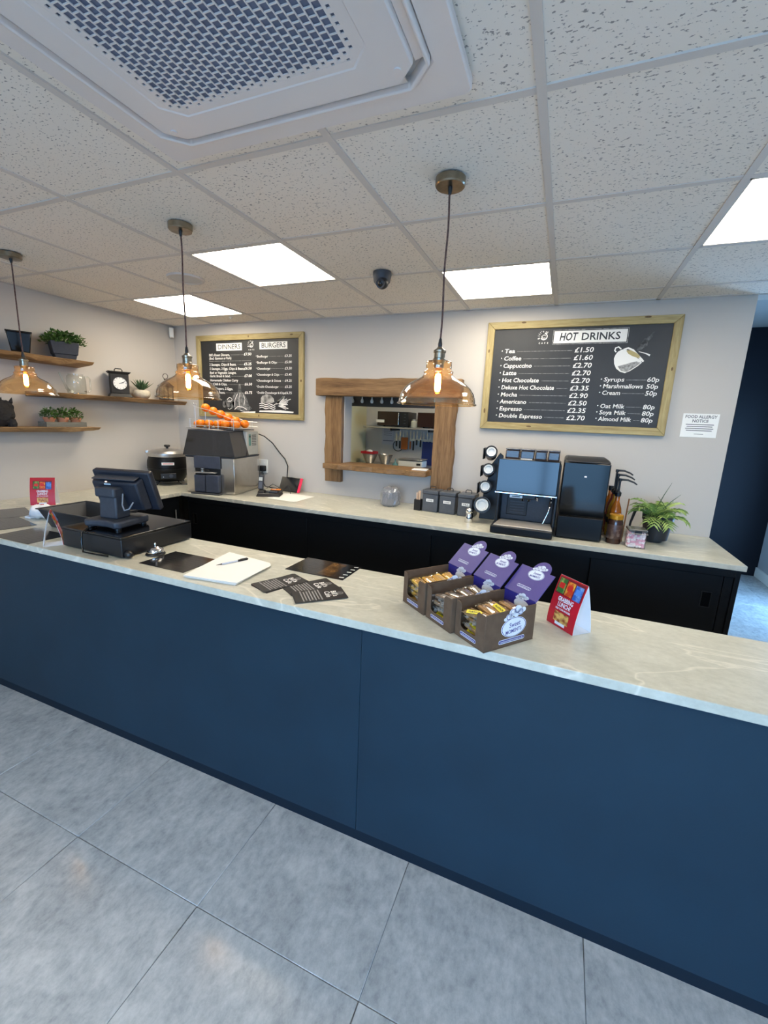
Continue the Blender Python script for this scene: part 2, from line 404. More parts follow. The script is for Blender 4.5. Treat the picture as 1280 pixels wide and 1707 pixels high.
# perforated plate: a net of slightly rounded square holes turned to the diagonal
def join2(half, p):
    m = MB()
    for a in (0, 90, 180, 270): m.box(-half-.002, half+.002, half-p*.9, half+.002, 0, .003, RZ(a))
    return m
b = MB(); n = 30; half = .292; p = 2*half/n; hr = p*.428
for i in range(n):
    for j in range(-1, n):
        cx, cy = -half+(i+.5)*p, -half+(j+.5+(i % 2)*.5)*p
        if not -half+p*.4 < cy < half-p*.4: continue
        if abs(cx)+abs(cy) > 2*half-.06: 
            b.add([(cx-p/2, cy-p/2, 0), (cx+p/2, cy-p/2, 0), (cx+p/2, cy+p/2, 0), (cx-p/2, cy+p/2, 0)], [(0, 1, 2, 3)]); continue
        edge = max(abs(cx), abs(cy)) > half-1.6*p or abs(cx)+abs(cy) > 2*half-.06-1.6*p
        h = hr*(.5 if edge else 1)
        o = [(cx-p/2, cy-p/2), (cx+p/2, cy-p/2), (cx+p/2, cy+p/2), (cx-p/2, cy+p/2)]
        q = [(cx-h, cy-h), (cx+h, cy-h), (cx+h, cy+h), (cx-h, cy+h)]
        vs = [(x, y, 0) for x, y in o] + [(x, y, 0) for x, y in q] + [(x, y, .0025) for x, y in q]
        b.add(vs, [(k, (k+1) % 4, 4+(k+1) % 4, 4+k) for k in range(4)] + [(4+k, 4+(k+1) % 4, 8+(k+1) % 4, 8+k) for k in range(4)])
obj('perforated_grille', b, M_ac, ac, loc=(0, 0, -.041), stuff=True)
obj('grille_rim', join2(half, p), M_ac, ac, loc=(0, 0, -.0412))
obj('filter', MB().box(-.292, .292, -.292, .292, -.037, -.030), pm('filter_grey', (112, 120, 142), .8), ac)
for sx, sy in ((1, 1), (-1, 1), (1, -1), (-1, -1)):
    obj('latch', MB().cyl(.009, -.046, -.04, 16, T(sx*.337, sy*.331, 0)), M_ac, ac)

# pendant lamps
M_amber = glassy('amber_glass', (252, 228, 186), 2.6, .03, .035, (236, 196, 140), 1.5)
M_bulbg = glassy('bulb_glass', (255, 222, 160), .8, .02)
M_fil = pm('filament', (255, 190, 90), .5, emit=110, ecol=(255, 220, 150))
M_cable = mottled('braided_cable', (58, 34, 34), (112, 84, 76), 260, .8, stretch=(1, 1, .35))
def pendant(x, label):
    t = thing('pendant_lamp', label, 'lamp', (x, .918, 1.652), group='pendant lamps over the counter')
    obj('shade', MB().lathe([(.1455, .002), (.1475, -.0005), (.149, .0015), (.1475, .0045), (.1425, .007), (.1415, .020), (.135, .040), (.121, .060), (.101, .077), (.078, .089), (.062, .098),
        (.054, .107), (.0525, .111), (.0545, .115), (.0545, .119), (.048, .123), (.0465, .128), (.0475, .132), (.0475, .152), (.045, .155), (.026, .1555)], 48), M_amber, t, smooth=60)
    obj('socket', MB().lathe([(0, .132), (.0175, .132), (.0185, .150), (.0225, .156), (.0225, .164), (.0205, .166), (.0205, .184), (.023, .186), (.023, .193), (.012, .2), (.008, .206), (0, .206)], 28), M_brass, t, smooth=40)
    obj('cord_grip', MB().lathe([(0, .204), (.007, .204), (.008, .215), (.0055, .232), (.003, .236), (0, .236)], 16), M_black, t, smooth=50)
    pts = [(.0018*math.sin(k*.9+x), .0015*math.cos(k*.7), .23+k*(.494/12)) for k in range(13)]
    obj('cable', MB().tube(pts, .0035, 8), M_cable, t, smooth=60)
    obj('cable_grip', MB().lathe([(0, .700), (.005, .700), (.0075, .712), (.0085, .726), (0, .726)], 16), M_black, t, smooth=50)
    obj('ceiling_rose', MB().lathe([(0, .722), (.048, .722), (.0515, .726), (.0515, .7475), (0, .7475)], 40), M_brass, t, smooth=40)
    bu = obj('bulb', MB().lathe([(0, .034), (.008, .035), (.0145, .042), (.0165, .052), (.0165, .100), (.0145, .114), (.012, .124), (.012, .134)], 24), M_bulbg, t, smooth=60)
    obj('filament', MB().lathe([(0, .046), (.009, .049), (.0115, .058), (.0115, .100), (.009, .110), (0, .114)], 14), M_fil, bu, smooth=60)
pendant(-.307, 'amber glass pendant lamp hanging before the serving hatch')
pendant(-1.532, 'amber glass pendant lamp hanging before the dinners and burgers board')
pendant(-2.775, 'amber glass pendant lamp cut by the left edge, before the wall shelves')

# small ceiling and wall fittings
t = thing('ceiling_speaker', 'round flush speaker grille in the ceiling behind a pendant lamp', 'speaker', (-2.142, 1.529, CH))
obj('ring', MB().lathe([(.088, .004), (.092, -.006), (.106, -.006), (.112, .004)], 40), M_tbar, t, smooth=40)
obj('grille', MB().cyl(.09, -.003, .004, 40), pm('speaker_cloth', (206, 203, 198), .9), t)
t = thing('security_camera', 'dark grey dome security camera under the ceiling', 'camera', (-.90, 1.735, CH))
obj('base', MB().lathe([(0, 0), (.052, 0), (.052, -.016), (.046, -.05), (.032, -.066), (0, -.07)], 32), M_dgrey, t, smooth=40)
o = obj('camera_ball', MB().sphere((0, 0, 0), .036, 24, 12), M_black, t, smooth=60, loc=(.008, -.014, -.056))
obj('lens_ring', MB().lathe([(.012, .03), (.024, .034), (.027, .028), (.024, .022)], 24, RX(115)), M_dgrey, o, smooth=50)
obj('lens', MB().sphere((0, 0, .026), .014, 16, 8), M_blackg, o, rot=(R(115), 0, 0), smooth=60)
t = thing('motion_sensor', 'small white motion sensor high in the corner beside the menu board', 'sensor', (-3.462, 2.6, 2.285), rz=-40)
obj('housing', MB().box(-.028, .028, -.02, .02, 0, .09), M_white, t, bev=.007)
obj('sensor_window', MB().box(-.017, .017, -.0225, -.018, .012, .048), pm('sensor_lens', (206, 206, 206), .3), t, bev=.003)
t = thing('presence_detector', 'tiny white presence detector in the ceiling near the back wall', 'sensor', (-2.62, 2.465, CH+.003))
obj('housing', MB().lathe([(0, -.014), (.008, -.012), (.014, -.004), (.018, 0), (0, 0)], 20), M_white, t, smooth=50)

# ================================================================== counters
def slab(name, poly, label, cat='worktop'):
    return tag(obj(name, MB().prism(poly, WT-.03, WT), M_wt, bev=.0025), label, cat)
slab('serving_worktop', [(XL+.002, .522), (1.7, .522), (1.7, 1.002), (XL+.002, 1.002)], 'long pale stone-effect worktop on the navy serving counter in front')
slab('rear_worktop', [(XL+.002, 1.0035), (-2.80, 1.0035), (-2.80, 2.0), (1.112, 2.0), (1.112, YB-.002), (XL+.002, YB-.002)], 'pale stone-effect L-shaped worktop along the back and side walls')
t = thing('serving_counter', 'navy panelled serving counter under the front worktop', 'counter', (0, 0, 0))
for k, (x0, x1) in enumerate(((XL+.004, -.4150), (-.4142, 1.68))):
    obj('front_panel', MB().box(x0, x1, .545, .565, .046, WT-.031), M_navy, t, bev=.001, seg=1)
obj('kick_board', MB().box(XL+.004, 1.68, .5475, .566, 0, .0455), M_navyd, t)
obj('carcass', MB().box(XL+.004, 1.68, .566, .975, .002, WT-.032), M_cab, t)
t = thing('rear_cabinet', 'shadow-darkened navy cabinet run with sliding doors under the back worktop', 'cabinet', (0, 0, 0))
obj('carcass', MB().box(-2.76, 1.075, 2.075, YB-.004, .06, WT-.032), M_cab, t)
obj('plinth', MB().box(-2.76, 1.06, 2.09, 2.11, .001, .06), M_black, t)
obj('end_panel', MB().box(1.076, 1.098, 2.022, YB-.004, .001, WT-.032), M_cab, t, bev=.001)
obj('top_rail', MB().box(-2.76, 1.075, 2.022, 2.074, WT-.075, WT-.032), M_cab, t)
for k, (x0, x1) in enumerate(((-2.76, -1.572), (-1.566, -.60), (-.62, .378), (.384, 1.03))):
    d = obj('sliding_door', MB().box(x0, x1, 2.03+(.018 if k == 2 else 0), 2.046+(.018 if k == 2 else 0), .065, WT-.078), M_cab, t, bev=.0015)
    if k in (1, 2): continue                                 # the photo shows a recess on the end doors only
    hx = x1-.06 if k in (1, 3) else x0+.07
    b = MB(); ringprism(b, [(hx-.024, -.045), (hx+.024, -.045), (hx+.024, .045), (hx-.024, .045)], [(hx-.02, -.041), (hx+.02, -.041), (hx+.02, .041), (hx-.02, .041)], -.002, .003)
    obj('recess_handle', moved(b, T(0, 2.03+(.018 if k == 2 else 0), .70) @ RX(90)), M_black, d)
    obj('recess', MB().box(hx-.02, hx+.02, 2.0285+(.018 if k == 2 else 0), 2.031+(.018 if k == 2 else 0), .659, .741), M_blackg, d)
obj('side_stile', MB().box(1.034, 1.074, 2.03, 2.07, .065, WT-.078), M_cab, t, bev=.0015)
t = thing('side_cabinet', 'shadow-darkened navy cabinet under the side worktop by the left wall', 'cabinet', (0, 0, 0))
obj('carcass', MB().box(XL+.004, -2.84, 1.01, 2.0, .06, WT-.032), M_cab, t)
for y0, y1 in ((1.012, 1.50), (1.505, 1.995)):
    d = obj('door', MB().box(-2.84, -2.822, y0, y1, .065, WT-.04), M_cab, t, bev=.0015)
    obj('bar_handle', MB().tube([(-2.80, y1-.06, .62), (-2.80, y1-.06, .78)], .005, 8), M_steel, d)

# ================================================================== menu boards
M_knot = pm('knot_brown', (98, 74, 40), .6)
def board(name, x, z, label, knots):
    t = thing(name, label, 'menu board', (x, YB-.002, z))
    W, H, F = 1.2, .745, .05
    obj('panel', MB().box(F-.005, W-F+.005, -.012, -.004, F-.005, H-F+.005), M_board, t)
    for a, pr in (('x', [(0, 0), (W, 0), (W-F, F), (F, F)]), ('x', [(F, H-F), (W-F, H-F), (W, H), (0, H)]), ('z', [(0, 0), (F, F), (F, H-F), (0, H)]), ('z', [(W-F, F), (W, 0), (W, H), (W-F, H-F)])):
        o = obj('frame_rail', MB().prism(pr, .001, .025, XZ), M_pine(a), t, bev=.0035)
    for kx, kz, sx, sz in knots:
        obj('knot', MB().lathe([(0, 0), (1, 0), (.8, .0007), (0, .001)], 14, T(kx, -.0252, kz) @ RX(90) @ Matrix.Diagonal((sx, sz, 1, 1))), M_knot, t)
    return t
def ink(name, mb, mat, t, d=.0128, stuff=False):
    return obj(name, moved(mb, T(0, -d, 0) @ XZ), mat, t, stuff=stuff)
def join(*ms):
    r = MB()
    for m in ms: r.add(m.v, m.f)
    return r
def line(x0, z0, x1, z1, w=.0022):
    d = Vector((x1-x0, z1-z0)); n = Vector((-d.y, d.x)).normalized()*w/2
    return MB().flat([(x0-n.x, z0-n.y), (x1-n.x, z1-n.y), (x1+n.x, z1+n.y), (x0+n.x, z0+n.y)])
def stroke(pts, w):
    mb = MB(); vs = []; n = len(pts)
    for i, p in enumerate(pts):
        a = Vector(pts[max(i-1, 0)]); c = Vector(pts[min(i+1, n-1)]); d = c-a; m = Vector((-d.y, d.x)).normalized()
        ww = (w[i] if isinstance(w, (list, tuple)) else w)/2
        vs += [(p[0]+m.x*ww, p[1]+m.y*ww, 0), (p[0]-m.x*ww, p[1]-m.y*ww, 0)]
    return mb.add(vs, [(2*i, 2*i+1, 2*i+3, 2*i+2) for i in range(n-1)])
def logo(cx, cz, s):
    """cup seen from above with the shop name round it"""
    ms = [ring(.50*s, .66*s, -150, 80, 26, (cx, cz)), ring(.24*s, .34*s, 20, 330, 18, (cx, cz)), ring(.42*s, .47*s, 160, 300, 12, (cx, cz)),
          ring(.13*s, .22*s, 120, 400, 16, (cx+.46*s, cz+.78*s))]
    it = []
    for ch, a in zip("Bill's", (200, 172, 152, 134, 118, 100)):
        it.append((ch, .50*s, cx+.80*s*math.cos(R(a)), cz+.80*s*math.sin(R(a)), 'CENTER', .02, a-90))
    for k, ch in enumerate('CAFE'): it.append((ch, .38*s, cx-.72*s+k*.5*s, cz-1.32*s, 'CENTER', .03, 0))
    return join(*ms, letters(it))
# --- hot drinks
t = board('drinks_board', -.443, 1.56, 'pine-framed blackboard headed HOT DRINKS on the back wall', [(.245, .735, .016, .006), (1.0, .737, .02, .006), (.024, .13, .006, .018), (.02, .55, .005, .012), (1.178, .42, .006, .011), (.35, .028, .018, .006)])
ink('heading_plate', join(MB().flat([(.452, .594), (.898, .594), (.898, .672), (.452, .672)])), M_chalk, t, .0126)
fr = MB(); ringprism(fr, [(.444, .586), (.906, .586), (.906, .680), (.444, .680)], [(.4475, .5895), (.9025, .5895), (.9025, .6765), (.4475, .6765)], 0, .0004)
ink('heading_border', fr, M_chalkg, t)
ink('heading_lettering', join(letters([('HOT', .070, .487, .611, 'LEFT', .022, 0, .115)], .18), letters([('DRINKS', .066, .624, .611, 'LEFT', .016, 0, .232)])), M_board, t, .0134)
ink('logo', logo(.386, .640, .036), M_chalk, t)
L1 = [('Tea', '£1.50', .07), ('Coffee', '£1.60', .118), ('Cappuccino', '£2.70', .195), ('Latte', '£2.70', .095), ('Hot Chocolate', '£2.70', .253), ('Deluxe Hot Chocolate', '£3.35', .36),
      ('Mocha', '£2.90', .115), ('Americano', '£2.50', .187), ('Espresso', '£2.35', .158), ('Double Espresso', '£2.70', .302)]
def menu_line(t, items, leader=None, shear=.12):
    ink('menu_line', letters(items, shear), M_chalk, t)
    if leader: ink('leader_line', leader, M_chalkg, t)
for k, (a, p_, wd) in enumerate(L1):
    z = .535-k*.05
    menu_line(t, [(a, .041, .128, z, 'LEFT', .012, 0, wd), (p_, .045, .592, z-.002, 'LEFT', .012, 0, .118), ('·', .05, .104, z-.002, 'LEFT', .02)], line(.128+wd+.018, z+.010, .578, z+.010))
L2 = [('Syrups', '60p', .343, .122), ('Marshmallows', '50p', .300, .235), ('Cream', '50p', .257, .108), ('Oat Milk', '80p', .170, .145), ('Soya Milk', '80p', .128, .160), ('Almond Milk', '80p', .085, .200)]
for a, p_, z, wd in L2:
    menu_line(t, [(a, .039, .796, z, 'LEFT', .012, 0, wd), (p_, .041, 1.120, z-.001, 'RIGHT', .012, 0, .068), ('·', .05, .774, z-.002, 'LEFT', .02)], line(.796+wd+.012, z+.010, 1.045, z+.010) if 1.045-(.796+wd) > .02 else None)
ink('mug_drawing', join(MB().flat([(.840, .490), (.846, .455), (.862, .425), (.888, .405), (.917, .397), (.945, .410), (.985, .440), (1.006, .462), (.995, .478), (.965, .498), (.935, .520), (.905, .545), (.880, .545), (.858, .532), (.846, .512)]),
    stroke([(.875, .548), (.858, .562), (.842, .556), (.838, .540), (.848, .530)], .008)), M_chalk, t, .0126)
ink('mug_shading', join(MB().flat([(.868, .440), (.890, .412), (.925, .402), (.975, .438), (1.0, .462), (.975, .470), (.94, .462), (.91, .452)])), M_chalkg, t, .0129)
ink('mug_rim', stroke([(.888, .546), (.915, .553), (.945, .540), (.975, .508), (1.003, .478), (1.014, .468)], [.006, .012, .011, .012, .014, .01]), M_chalk, t, .0131)
ink('coffee_drawing', MB().flat([(.905, .538), (.930, .540), (.962, .525), (.985, .508), (.992, .492), (.975, .492), (.945, .503), (.920, .518)]), pm('chalk_tan', (176, 160, 112), .85), t, .0133)
ink('spoon_drawing', stroke([(.978, .530), (1.02, .518), (1.045, .506)], [.003, .006, .011]), M_chalk, t, .0134)
ink('steam_drawing', join(stroke([(.975, .535), (.985, .56), (1.005, .575), (1.01, .60), (1.035, .62), (1.05, .65)], [.02, .034, .04, .03, .02, .008])), mottled('chalk_steam', (46, 47, 48), (118, 120, 120), 40, .85, lo=.4, hi=.75), t, .0125)
# --- dinners and burgers
t = board('dinner_board', -3.198, 1.556, 'pine-framed blackboard headed DINNERS and BURGERS on the back wall', [(.62, .722, .006, .01), (1.177, .34, .008, .011), (.72, .028, .006, .01), (1.08, .724, .016, .006)])
ink('heading_plate', MB().flat([(.236, .607), (.535, .607), (.535, .672), (.236, .672)]), M_chalk, t, .0126)
ink('heading_plate', MB().flat([(.732, .610), (1.029, .610), (1.029, .672), (.732, .672)]), M_chalk, t, .0126)
ink('heading_lettering', letters([('DINNERS', .060, .254, .620, 'LEFT', .008, 0, .260), ('BURGERS', .060, .752, .623, 'LEFT', .008, 0, .254)]), M_board, t, .0132)
ink('logo', logo(.640, .652, .036), M_chalk, t)
for a, p_, z, wd in (("Bill's Roast Dinners,", '£7.50', .560, .245), ('(Beef, Gammon or Pork)', '', .530, .262), ('2 Sausages, Chips & Beans,', '£5.25', .474, .318), ('2 Sausages, 2 Eggs, Chips & Beans,', '£6.50', .436, .412), ('Beef or Vegetable Lasagne,', '', .400, .316),
        ('Garlic Bread & Salad,', '£7.00', .370, .245), ('Homemade Chicken Curry', '', .331, .335), ('or Chilli & Chips,', '£6.50', .296, .205), ('Fish Fingers, 2 Eggs,', '', .255, .268), ('Chips & Beans,', '£6.75', .220, .175)):
    menu_line(t, [(a, .031, .145, z, 'LEFT', .012, 0, wd)]+([(p_, .032, .640, z+.002, 'RIGHT', .014, 0, .085)] if p_ else []), line(.155+wd, z+.008, .550, z+.008, .002) if p_ and wd < .38 else None, .1)
for k, (a, p_, wd) in enumerate((('Beefburger', '£3.25', .120), ('Beefburger & Chips', '£5.00', .215), ('Cheeseburger', '£3.50', .145), ('Cheeseburger & Chips', '£5.45', .238), ('Cheeseburger & Onions', '£4.25', .255), ('Double Cheeseburger', '£5.25', .230), ('Double Cheeseburger & Chips', '£6.75', .300))):
    z = .541-k*.0525
    menu_line(t, [(a, .028, .702, z, 'LEFT', .008, 0, wd), (p_, .029, 1.073, z+.001, 'RIGHT', .01, 0, .072), ('·', .04, .688, z, 'LEFT', .02)], line(.712+wd, z+.008, .992, z+.008, .0018) if wd < .28 else None, .1)
ink('dashed_rule', join(*[line(.145+.017*k, .514, .145+.017*k+.013, .514, .003) for k in range(29)]), M_chalkg, t)
ms = [stroke([(.30+.022*k, .10+.01*math.sin(k)), (.315+.022*k, .112), (.33+.022*k, .098)], .004) for k in range(12)]
dk = [MB().flat([(.40, .13), (.415, .20), (.45, .235), (.50, .245), (.545, .225), (.575, .18), (.60, .12), (.635, .09), (.60, .07), (.50, .066), (.43, .085)]), disc(.038, (.355, .135), sx=1.1), disc(.03, (.41, .12)), MB().flat([(.475, .235), (.488, .31), (.505, .31), (.52, .235)]),
      disc(.03, (.31, .12), sx=.8)]
ink('dinner_drawing', join(*dk), mottled('chalk_dark', (66, 68, 68), (128, 128, 126), 45, .85, lo=.35, hi=.7), t, .0125)
ink('dinner_drawing_lines', join(stroke([(.345, .165), (.37, .185), (.395, .18), (.405, .165), (.385, .15), (.35, .152)], .006), stroke([(.43, .10), (.44, .17), (.47, .22)], .005), stroke([(.49, .11), (.485, .18), (.50, .23)], .004), stroke([(.54, .11), (.555, .17), (.54, .215)], .004),
    stroke([(.43, .075), (.47, .105), (.53, .10), (.575, .078)], .006), stroke([(.50, .07), (.55, .058), (.60, .062)], .005), stroke([(.40, .09), (.37, .075), (.35, .085)], .004), MB().flat([(.48, .048), (.67, .048), (.672, .066), (.60, .062)])), M_chalk, t, .0128)
ink('bun_drawing', MB().flat([(.735, .150), (.737, .185), (.755, .208), (.80, .222), (.85, .212), (.878, .185), (.885, .155), (.86, .145), (.77, .142)]), mottled('chalk_bun', (80, 80, 78), (196, 194, 188), 18, .85, lo=.35, hi=.7), t, .0125)
ms = [stroke([(.72, .135-.018*k), (.75, .142-.018*k), (.79, .128-.018*k), (.83, .138-.018*k), (.875, .124-.018*k), (.895, .133-.018*k)], .0075) for k in range(3)]
for k in range(22):
    a = R(-30+k*8.5); x0, z0 = .905+.02*math.cos(a*3), .130; r_ = .06+.11*random.random()
    x1, z1 = min(1.075, x0+r_*math.cos(a*.62)), max(.075, min(.205, z0+.6*r_*math.sin(a*1.1)))
    ms.append(line(x0+(x1-x0)*.2, z0+(z1-z0)*.2, x1, z1, .0058))
ink('burger_drawing_lines', join(*ms, MB().flat([(.716, .062), (1.088, .062), (1.092, .074), (.95, .084), (.72, .074)])), M_chalk, t, .0128)

# allergy notice
t = thing('allergy_notice', 'white paper sheet headed FOOD ALLERGY NOTICE taped to the wall', 'notice', (.845, YB-.0015, 1.562))
obj('sheet', MB().box(0, .195, -.0008, 0, 0, .148), M_paper, t)
M_ink = pm('grey_ink', (92, 92, 96), .8)
ink('lettering', letters([('FOOD ALLERGY', .026, .0975, .120, 'CENTER', .02, 0, .17), ('NOTICE', .026, .0975, .094, 'CENTER', .02, 0, .086)]), M_ink, t, .0012)
ink('text_lines', join(*[line(.022+.006*(k % 2), .080-.0125*k, .173-.006*(k % 2), .080-.0125*k, .0045) for k in range(4)], line(.075, .02, .125, .02, .003)), M_ink, t, .0012)

# ================================================================== serving hatch in oak
def wavy(x0, x1, z0, z1, amp0, amp1, n=26, seed=0, axis='x'):
    """outline of a board with live edges"""
    rn = random.Random(seed); ph = [rn.uniform(0, 6.3) for _ in range(6)]
    g = lambda u, k: math.sin(u*9+ph[k])*.5 + math.sin(u*21+ph[k+1])*.3 + math.sin(u*43+ph[k+2])*.15
    if axis == 'x':
        lo = [(x0+(x1-x0)*i/n, z0+amp0*g(i/n*1.3, 0)) for i in range(n+1)]; hi = [(x0+(x1-x0)*i/n, z1+amp1*g(i/n*1.3, 3)) for i in range(n+1)]
        return lo + hi[::-1]
    lo = [(x1+amp1*g(i/n*1.3, 0), z0+(z1-z0)*i/n) for i in range(n+1)]; hi = [(x0+amp0*g(i/n*1.3, 3), z0+(z1-z0)*i/n) for i in range(n+1)]
    return lo + hi[::-1]
t = thing('serving_hatch', 'rough oak beam frame with two posts around the kitchen hatch', 'frame', (0, YB, 0))
obj('lintel', MB().prism(wavy(-1.84, -.592, 1.772, 1.912, .002, .006, seed=2), .001, .085, XZ), M_oak('x'), t, bev=.006)
obj('post', MB().prism(wavy(-1.765, -1.605, 1.045, 1.771, .007, .002, seed=4, axis='z'), .001, .05, XZ), M_oak('z'), t, bev=.005)
obj('post', MB().prism(wavy(-.795, -.628, 1.02, 1.771, .002, .008, seed=9, axis='z'), .001, .05, XZ), M_oak('z'), t, bev=.005)
sp = [(-1.80, .0), (-1.80, -.06)]
n = 30
edge = [(-1.72+(.915)*i/n, -.165+.009*math.sin(i*.9)+.006*math.sin(i*2.1+1)) for i in range(n+1)]
poly = [(-1.602, .126), (-1.602, -.052), (-1.72, -.052)] + edge + [(-.805, -.052), (-.797, -.052), (-.797, .126)]
o = tag(obj('hatch_shelf', MB().prism(poly, 1.168, 1.212), M_oak('x'), loc=(0, YB, 0), bev=.008), 'live-edged oak shelf along the bottom of the kitchen hatch', 'shelf')
t = thing('order_pad', 'small white order pad on the right end of the hatch shelf', 'notepad', (-.875, YB-.06, 1.212), rz=6)
obj('pages', MB().box(-.065, .055, -.05, .05, 0, .006), M_paper, t); obj('top_sheet', MB().box(-.06, .058, -.047, .052, .0062, .0072, RZ(4)), M_paper, t)

# ================================================================== kitchen behind the hatch
structure(obj('wall_kitchen_rear', MB().box(-4.0, 1.0, 5.9, 6.0, 0, 2.6), pm('kitchen_white', (206, 204, 200), .6)), 'white kitchen wall seen through the hatch')
structure(obj('wall_kitchen_left', MB().box(-3.0, -2.88, YB+.13, 5.9, 0, 2.6), pm('kitchen_cream', (214, 204, 160), .7)), 'cream kitchen side wall seen through the hatch')
structure(obj('floor_kitchen', MB().box(-2.9, 1.0, YB+.13, 5.9, -.05, 0), M_grout), 'kitchen floor beyond the hatch', 'floor')
structure(obj('ceiling_kitchen', MB().box(-2.9, 1.0, YB+.13, 5.9, 2.5, 2.6), M_white), 'kitchen ceiling beyond the hatch', 'ceiling')
t = thing('kitchen_light', 'kitchen ceiling light panel hidden beyond the hatch', 'light', (-1.5, 4.5, 2.49))
obj('frame', MB().box(-.31, .31, -.31, .31, -.012, .009), M_tbar, t)
obj('diffuser', MB().box(-.28, .28, -.28, .28, -.016, -.012), pm('led_kitchen', (255, 236, 206), .5, emit=22), t)
t = thing('extractor_hood', 'dark steel extractor hood with pale knobs at the top of the hatch', 'hood', (-1.42, 3.3, 1.715))
obj('front_panel', MB().box(-.45, .42, 0, .02, 0, .25), pm('hood_steel', (96, 94, 92), .3, .9), t, bev=.003)
obj('hood_body', MB().frustum((-.45, .42, .02, .5), (-.3, .3, .05, .4), .02, .783), M_dgrey, t)
for k in range(5):
    x = -.415+k*.105
    obj('knob_lever', MB().lathe([(0, 0), (.012, .004), (.017, .018), (.012, .034), (.006, .045), (.005, .09), (0, .092)], 14, T(x, -.022, .03)), M_white, t, smooth=60)
t = thing('kitchen_table', 'stainless steel kitchen table beyond the hatch', 'table', (-1.9, 5.55, 0))
obj('table_top', MB().box(-.965, 1.2, -.32, .33, .885, .925), M_steel, t, bev=.004)
for x in (-.93, 1.15):
    for y in (-.28, .29): obj('leg', MB().tube([(x, y, 0), (x, y, .884)], .02, 10), M_steel, t)
def bowl(x, y, lab):
    t = thing('mixing_bowl', lab, 'bowl', (x, y, .925), group='bowls on the kitchen table')
    obj('bowl_body', MB().lathe([(0, 0), (.06, 0), (.10, .09), (.116, .135), (.122, .14), (.117, .145), (.094, .10), (.055, .012), (0, .01)], 32), M_steel, t, smooth=60)
bowl(-2.64, 5.55, 'pale steel mixing bowl below the red tray on the kitchen table'); bowl(-2.40, 5.60, 'pale steel mixing bowl right of the bowl with the red tray')
t = thing('red_tray', 'small red tray holding a white lid, resting on a mixing bowl', 'tray', (-2.65, 5.55, 1.071))
b = MB(); b.box(-.11, .11, -.09, .09, 0, .006); b.box(-.11, .11, -.09, -.08, .006, .035); b.box(-.11, .11, .08, .09, .006, .035); b.box(-.11, -.10, -.08, .08, .006, .035); b.box(.10, .11, -.08, .08, .006, .035)
obj('tray_body', b, pm('red_plastic', (186, 26, 40), .4), t); obj('white_lid', MB().sphere((0, 0, .036), .05, 16, 8, (1, 1, .5)), M_white, t, smooth=60)
t = thing('kitchen_scale', 'white electric kitchen scale on the steel table', 'scale', (-1.885, 5.42, .925))
obj('body', MB().box(-.185, .185, -.12, .12, .008, .10), M_white, t, bev=.008); obj('platform', MB().box(-.19, .19, -.13, .13, .112, .124), M_steel, t, bev=.003)
obj('display', MB().box(.10, .16, -.123, -.119, .04, .07), M_black, t); obj('pan_stem', MB().cyl(.05, .1, .113, 16), M_dgrey, t)
for x in (-.17, .17):
    obj('foot', MB().cyl(.015, 0, .009, 12, T(x, 0, 0)), M_black, t)
t = thing('spray_nozzle', 'small teal nozzle standing on the steel table left of the scale', 'nozzle', (-2.19, 5.5, .925))
obj('cone', MB().lathe([(0, 0), (.045, 0), (.04, .02), (.012, .05), (.008, .10), (0, .1)], 16), pm('teal', (108, 160, 168), .5), t, smooth=40)
sh = thing('kitchen_shelf', 'steel wall shelf on brackets carrying the microwaves', 'shelf', (-1.95, 5.9, 1.50))
obj('shelf_board', MB().box(-.80, 1.15, -.40, -.002, -.025, 0), M_steel, sh, bev=.003)
for x in (-.35, .25, .85): obj('bracket', MB().box(x-.012, x+.012, -.36, -.002, -.06, -.026), M_black, sh)
def microwave(x, lab, sticker):
    t = thing('microwave', lab, 'microwave', (x, 5.66, 1.50), group='microwaves on the kitchen shelf')
    obj('housing', MB().box(-.25, .25, -.16, .2, .012, .225), M_black, t, bev=.006)
    d = obj('door', MB().box(-.245, .09, -.18, -.161, .016, .221), pm('oven_glass', (40, 24, 20), .12), t, bev=.004)
    obj('handle', MB().box(.095, .11, -.205, -.16, .03, .21), M_chrome, t, bev=.004)
    obj('control_panel', MB().box(.115, .245, -.175, -.161, .016, .221), M_black, t, bev=.003)
    for k in range(4): obj('button', MB().box(.18, .21, -.179, -.176, .05+k*.045, .062+k*.045), M_dgrey, t)
    for sx in (-.2, .2): obj('foot', MB().cyl(.015, 0, .012, 10, T(sx, 0, 0)), M_black, t)
    if sticker:
        obj('sticker', MB().box(-.26, -.13, -.183, -.1805, .06, .10), M_paper, t)
microwave(-2.26, 'dark microwave with a white sticker, on the left of the kitchen shelf', 1)
microwave(-1.62, 'dark microwave partly hidden behind the right hatch post', 0)
t = thing('glass_jar', 'pale jar standing between the two microwaves', 'jar', (-1.935, 5.56, 1.50))
obj('jar_body', MB().lathe([(0, 0), (.05, 0), (.055, .01), (.055, .085), (.04, .1), (.04, .108), (0, .108)], 20), pm('pale_jar', (180, 178, 160), .3), t, smooth=40)
obj('lid', MB().cyl(.044, .108, .122, 20), M_steel, t)
t = thing('wall_sheet', 'printed white sheet on the kitchen wall below the shelf', 'paper', (-2.59, 5.897, 1.21))
obj('sheet', MB().box(0, .21, -.002, 0, 0, .29), pm('pale_sheet', (196, 198, 206), .7), t)
ink('print', join(*[line(.03, .24-.03*k, .17, .24-.03*k, .006) for k in range(4)], line(.02, .06, .2, .06, .012)), pm('sheet_print', (120, 122, 140), .8), t, .003)
t = thing('knife_rack', 'magnetic knife rack on the kitchen wall', 'rack', (-1.85, 5.895, 1.31))
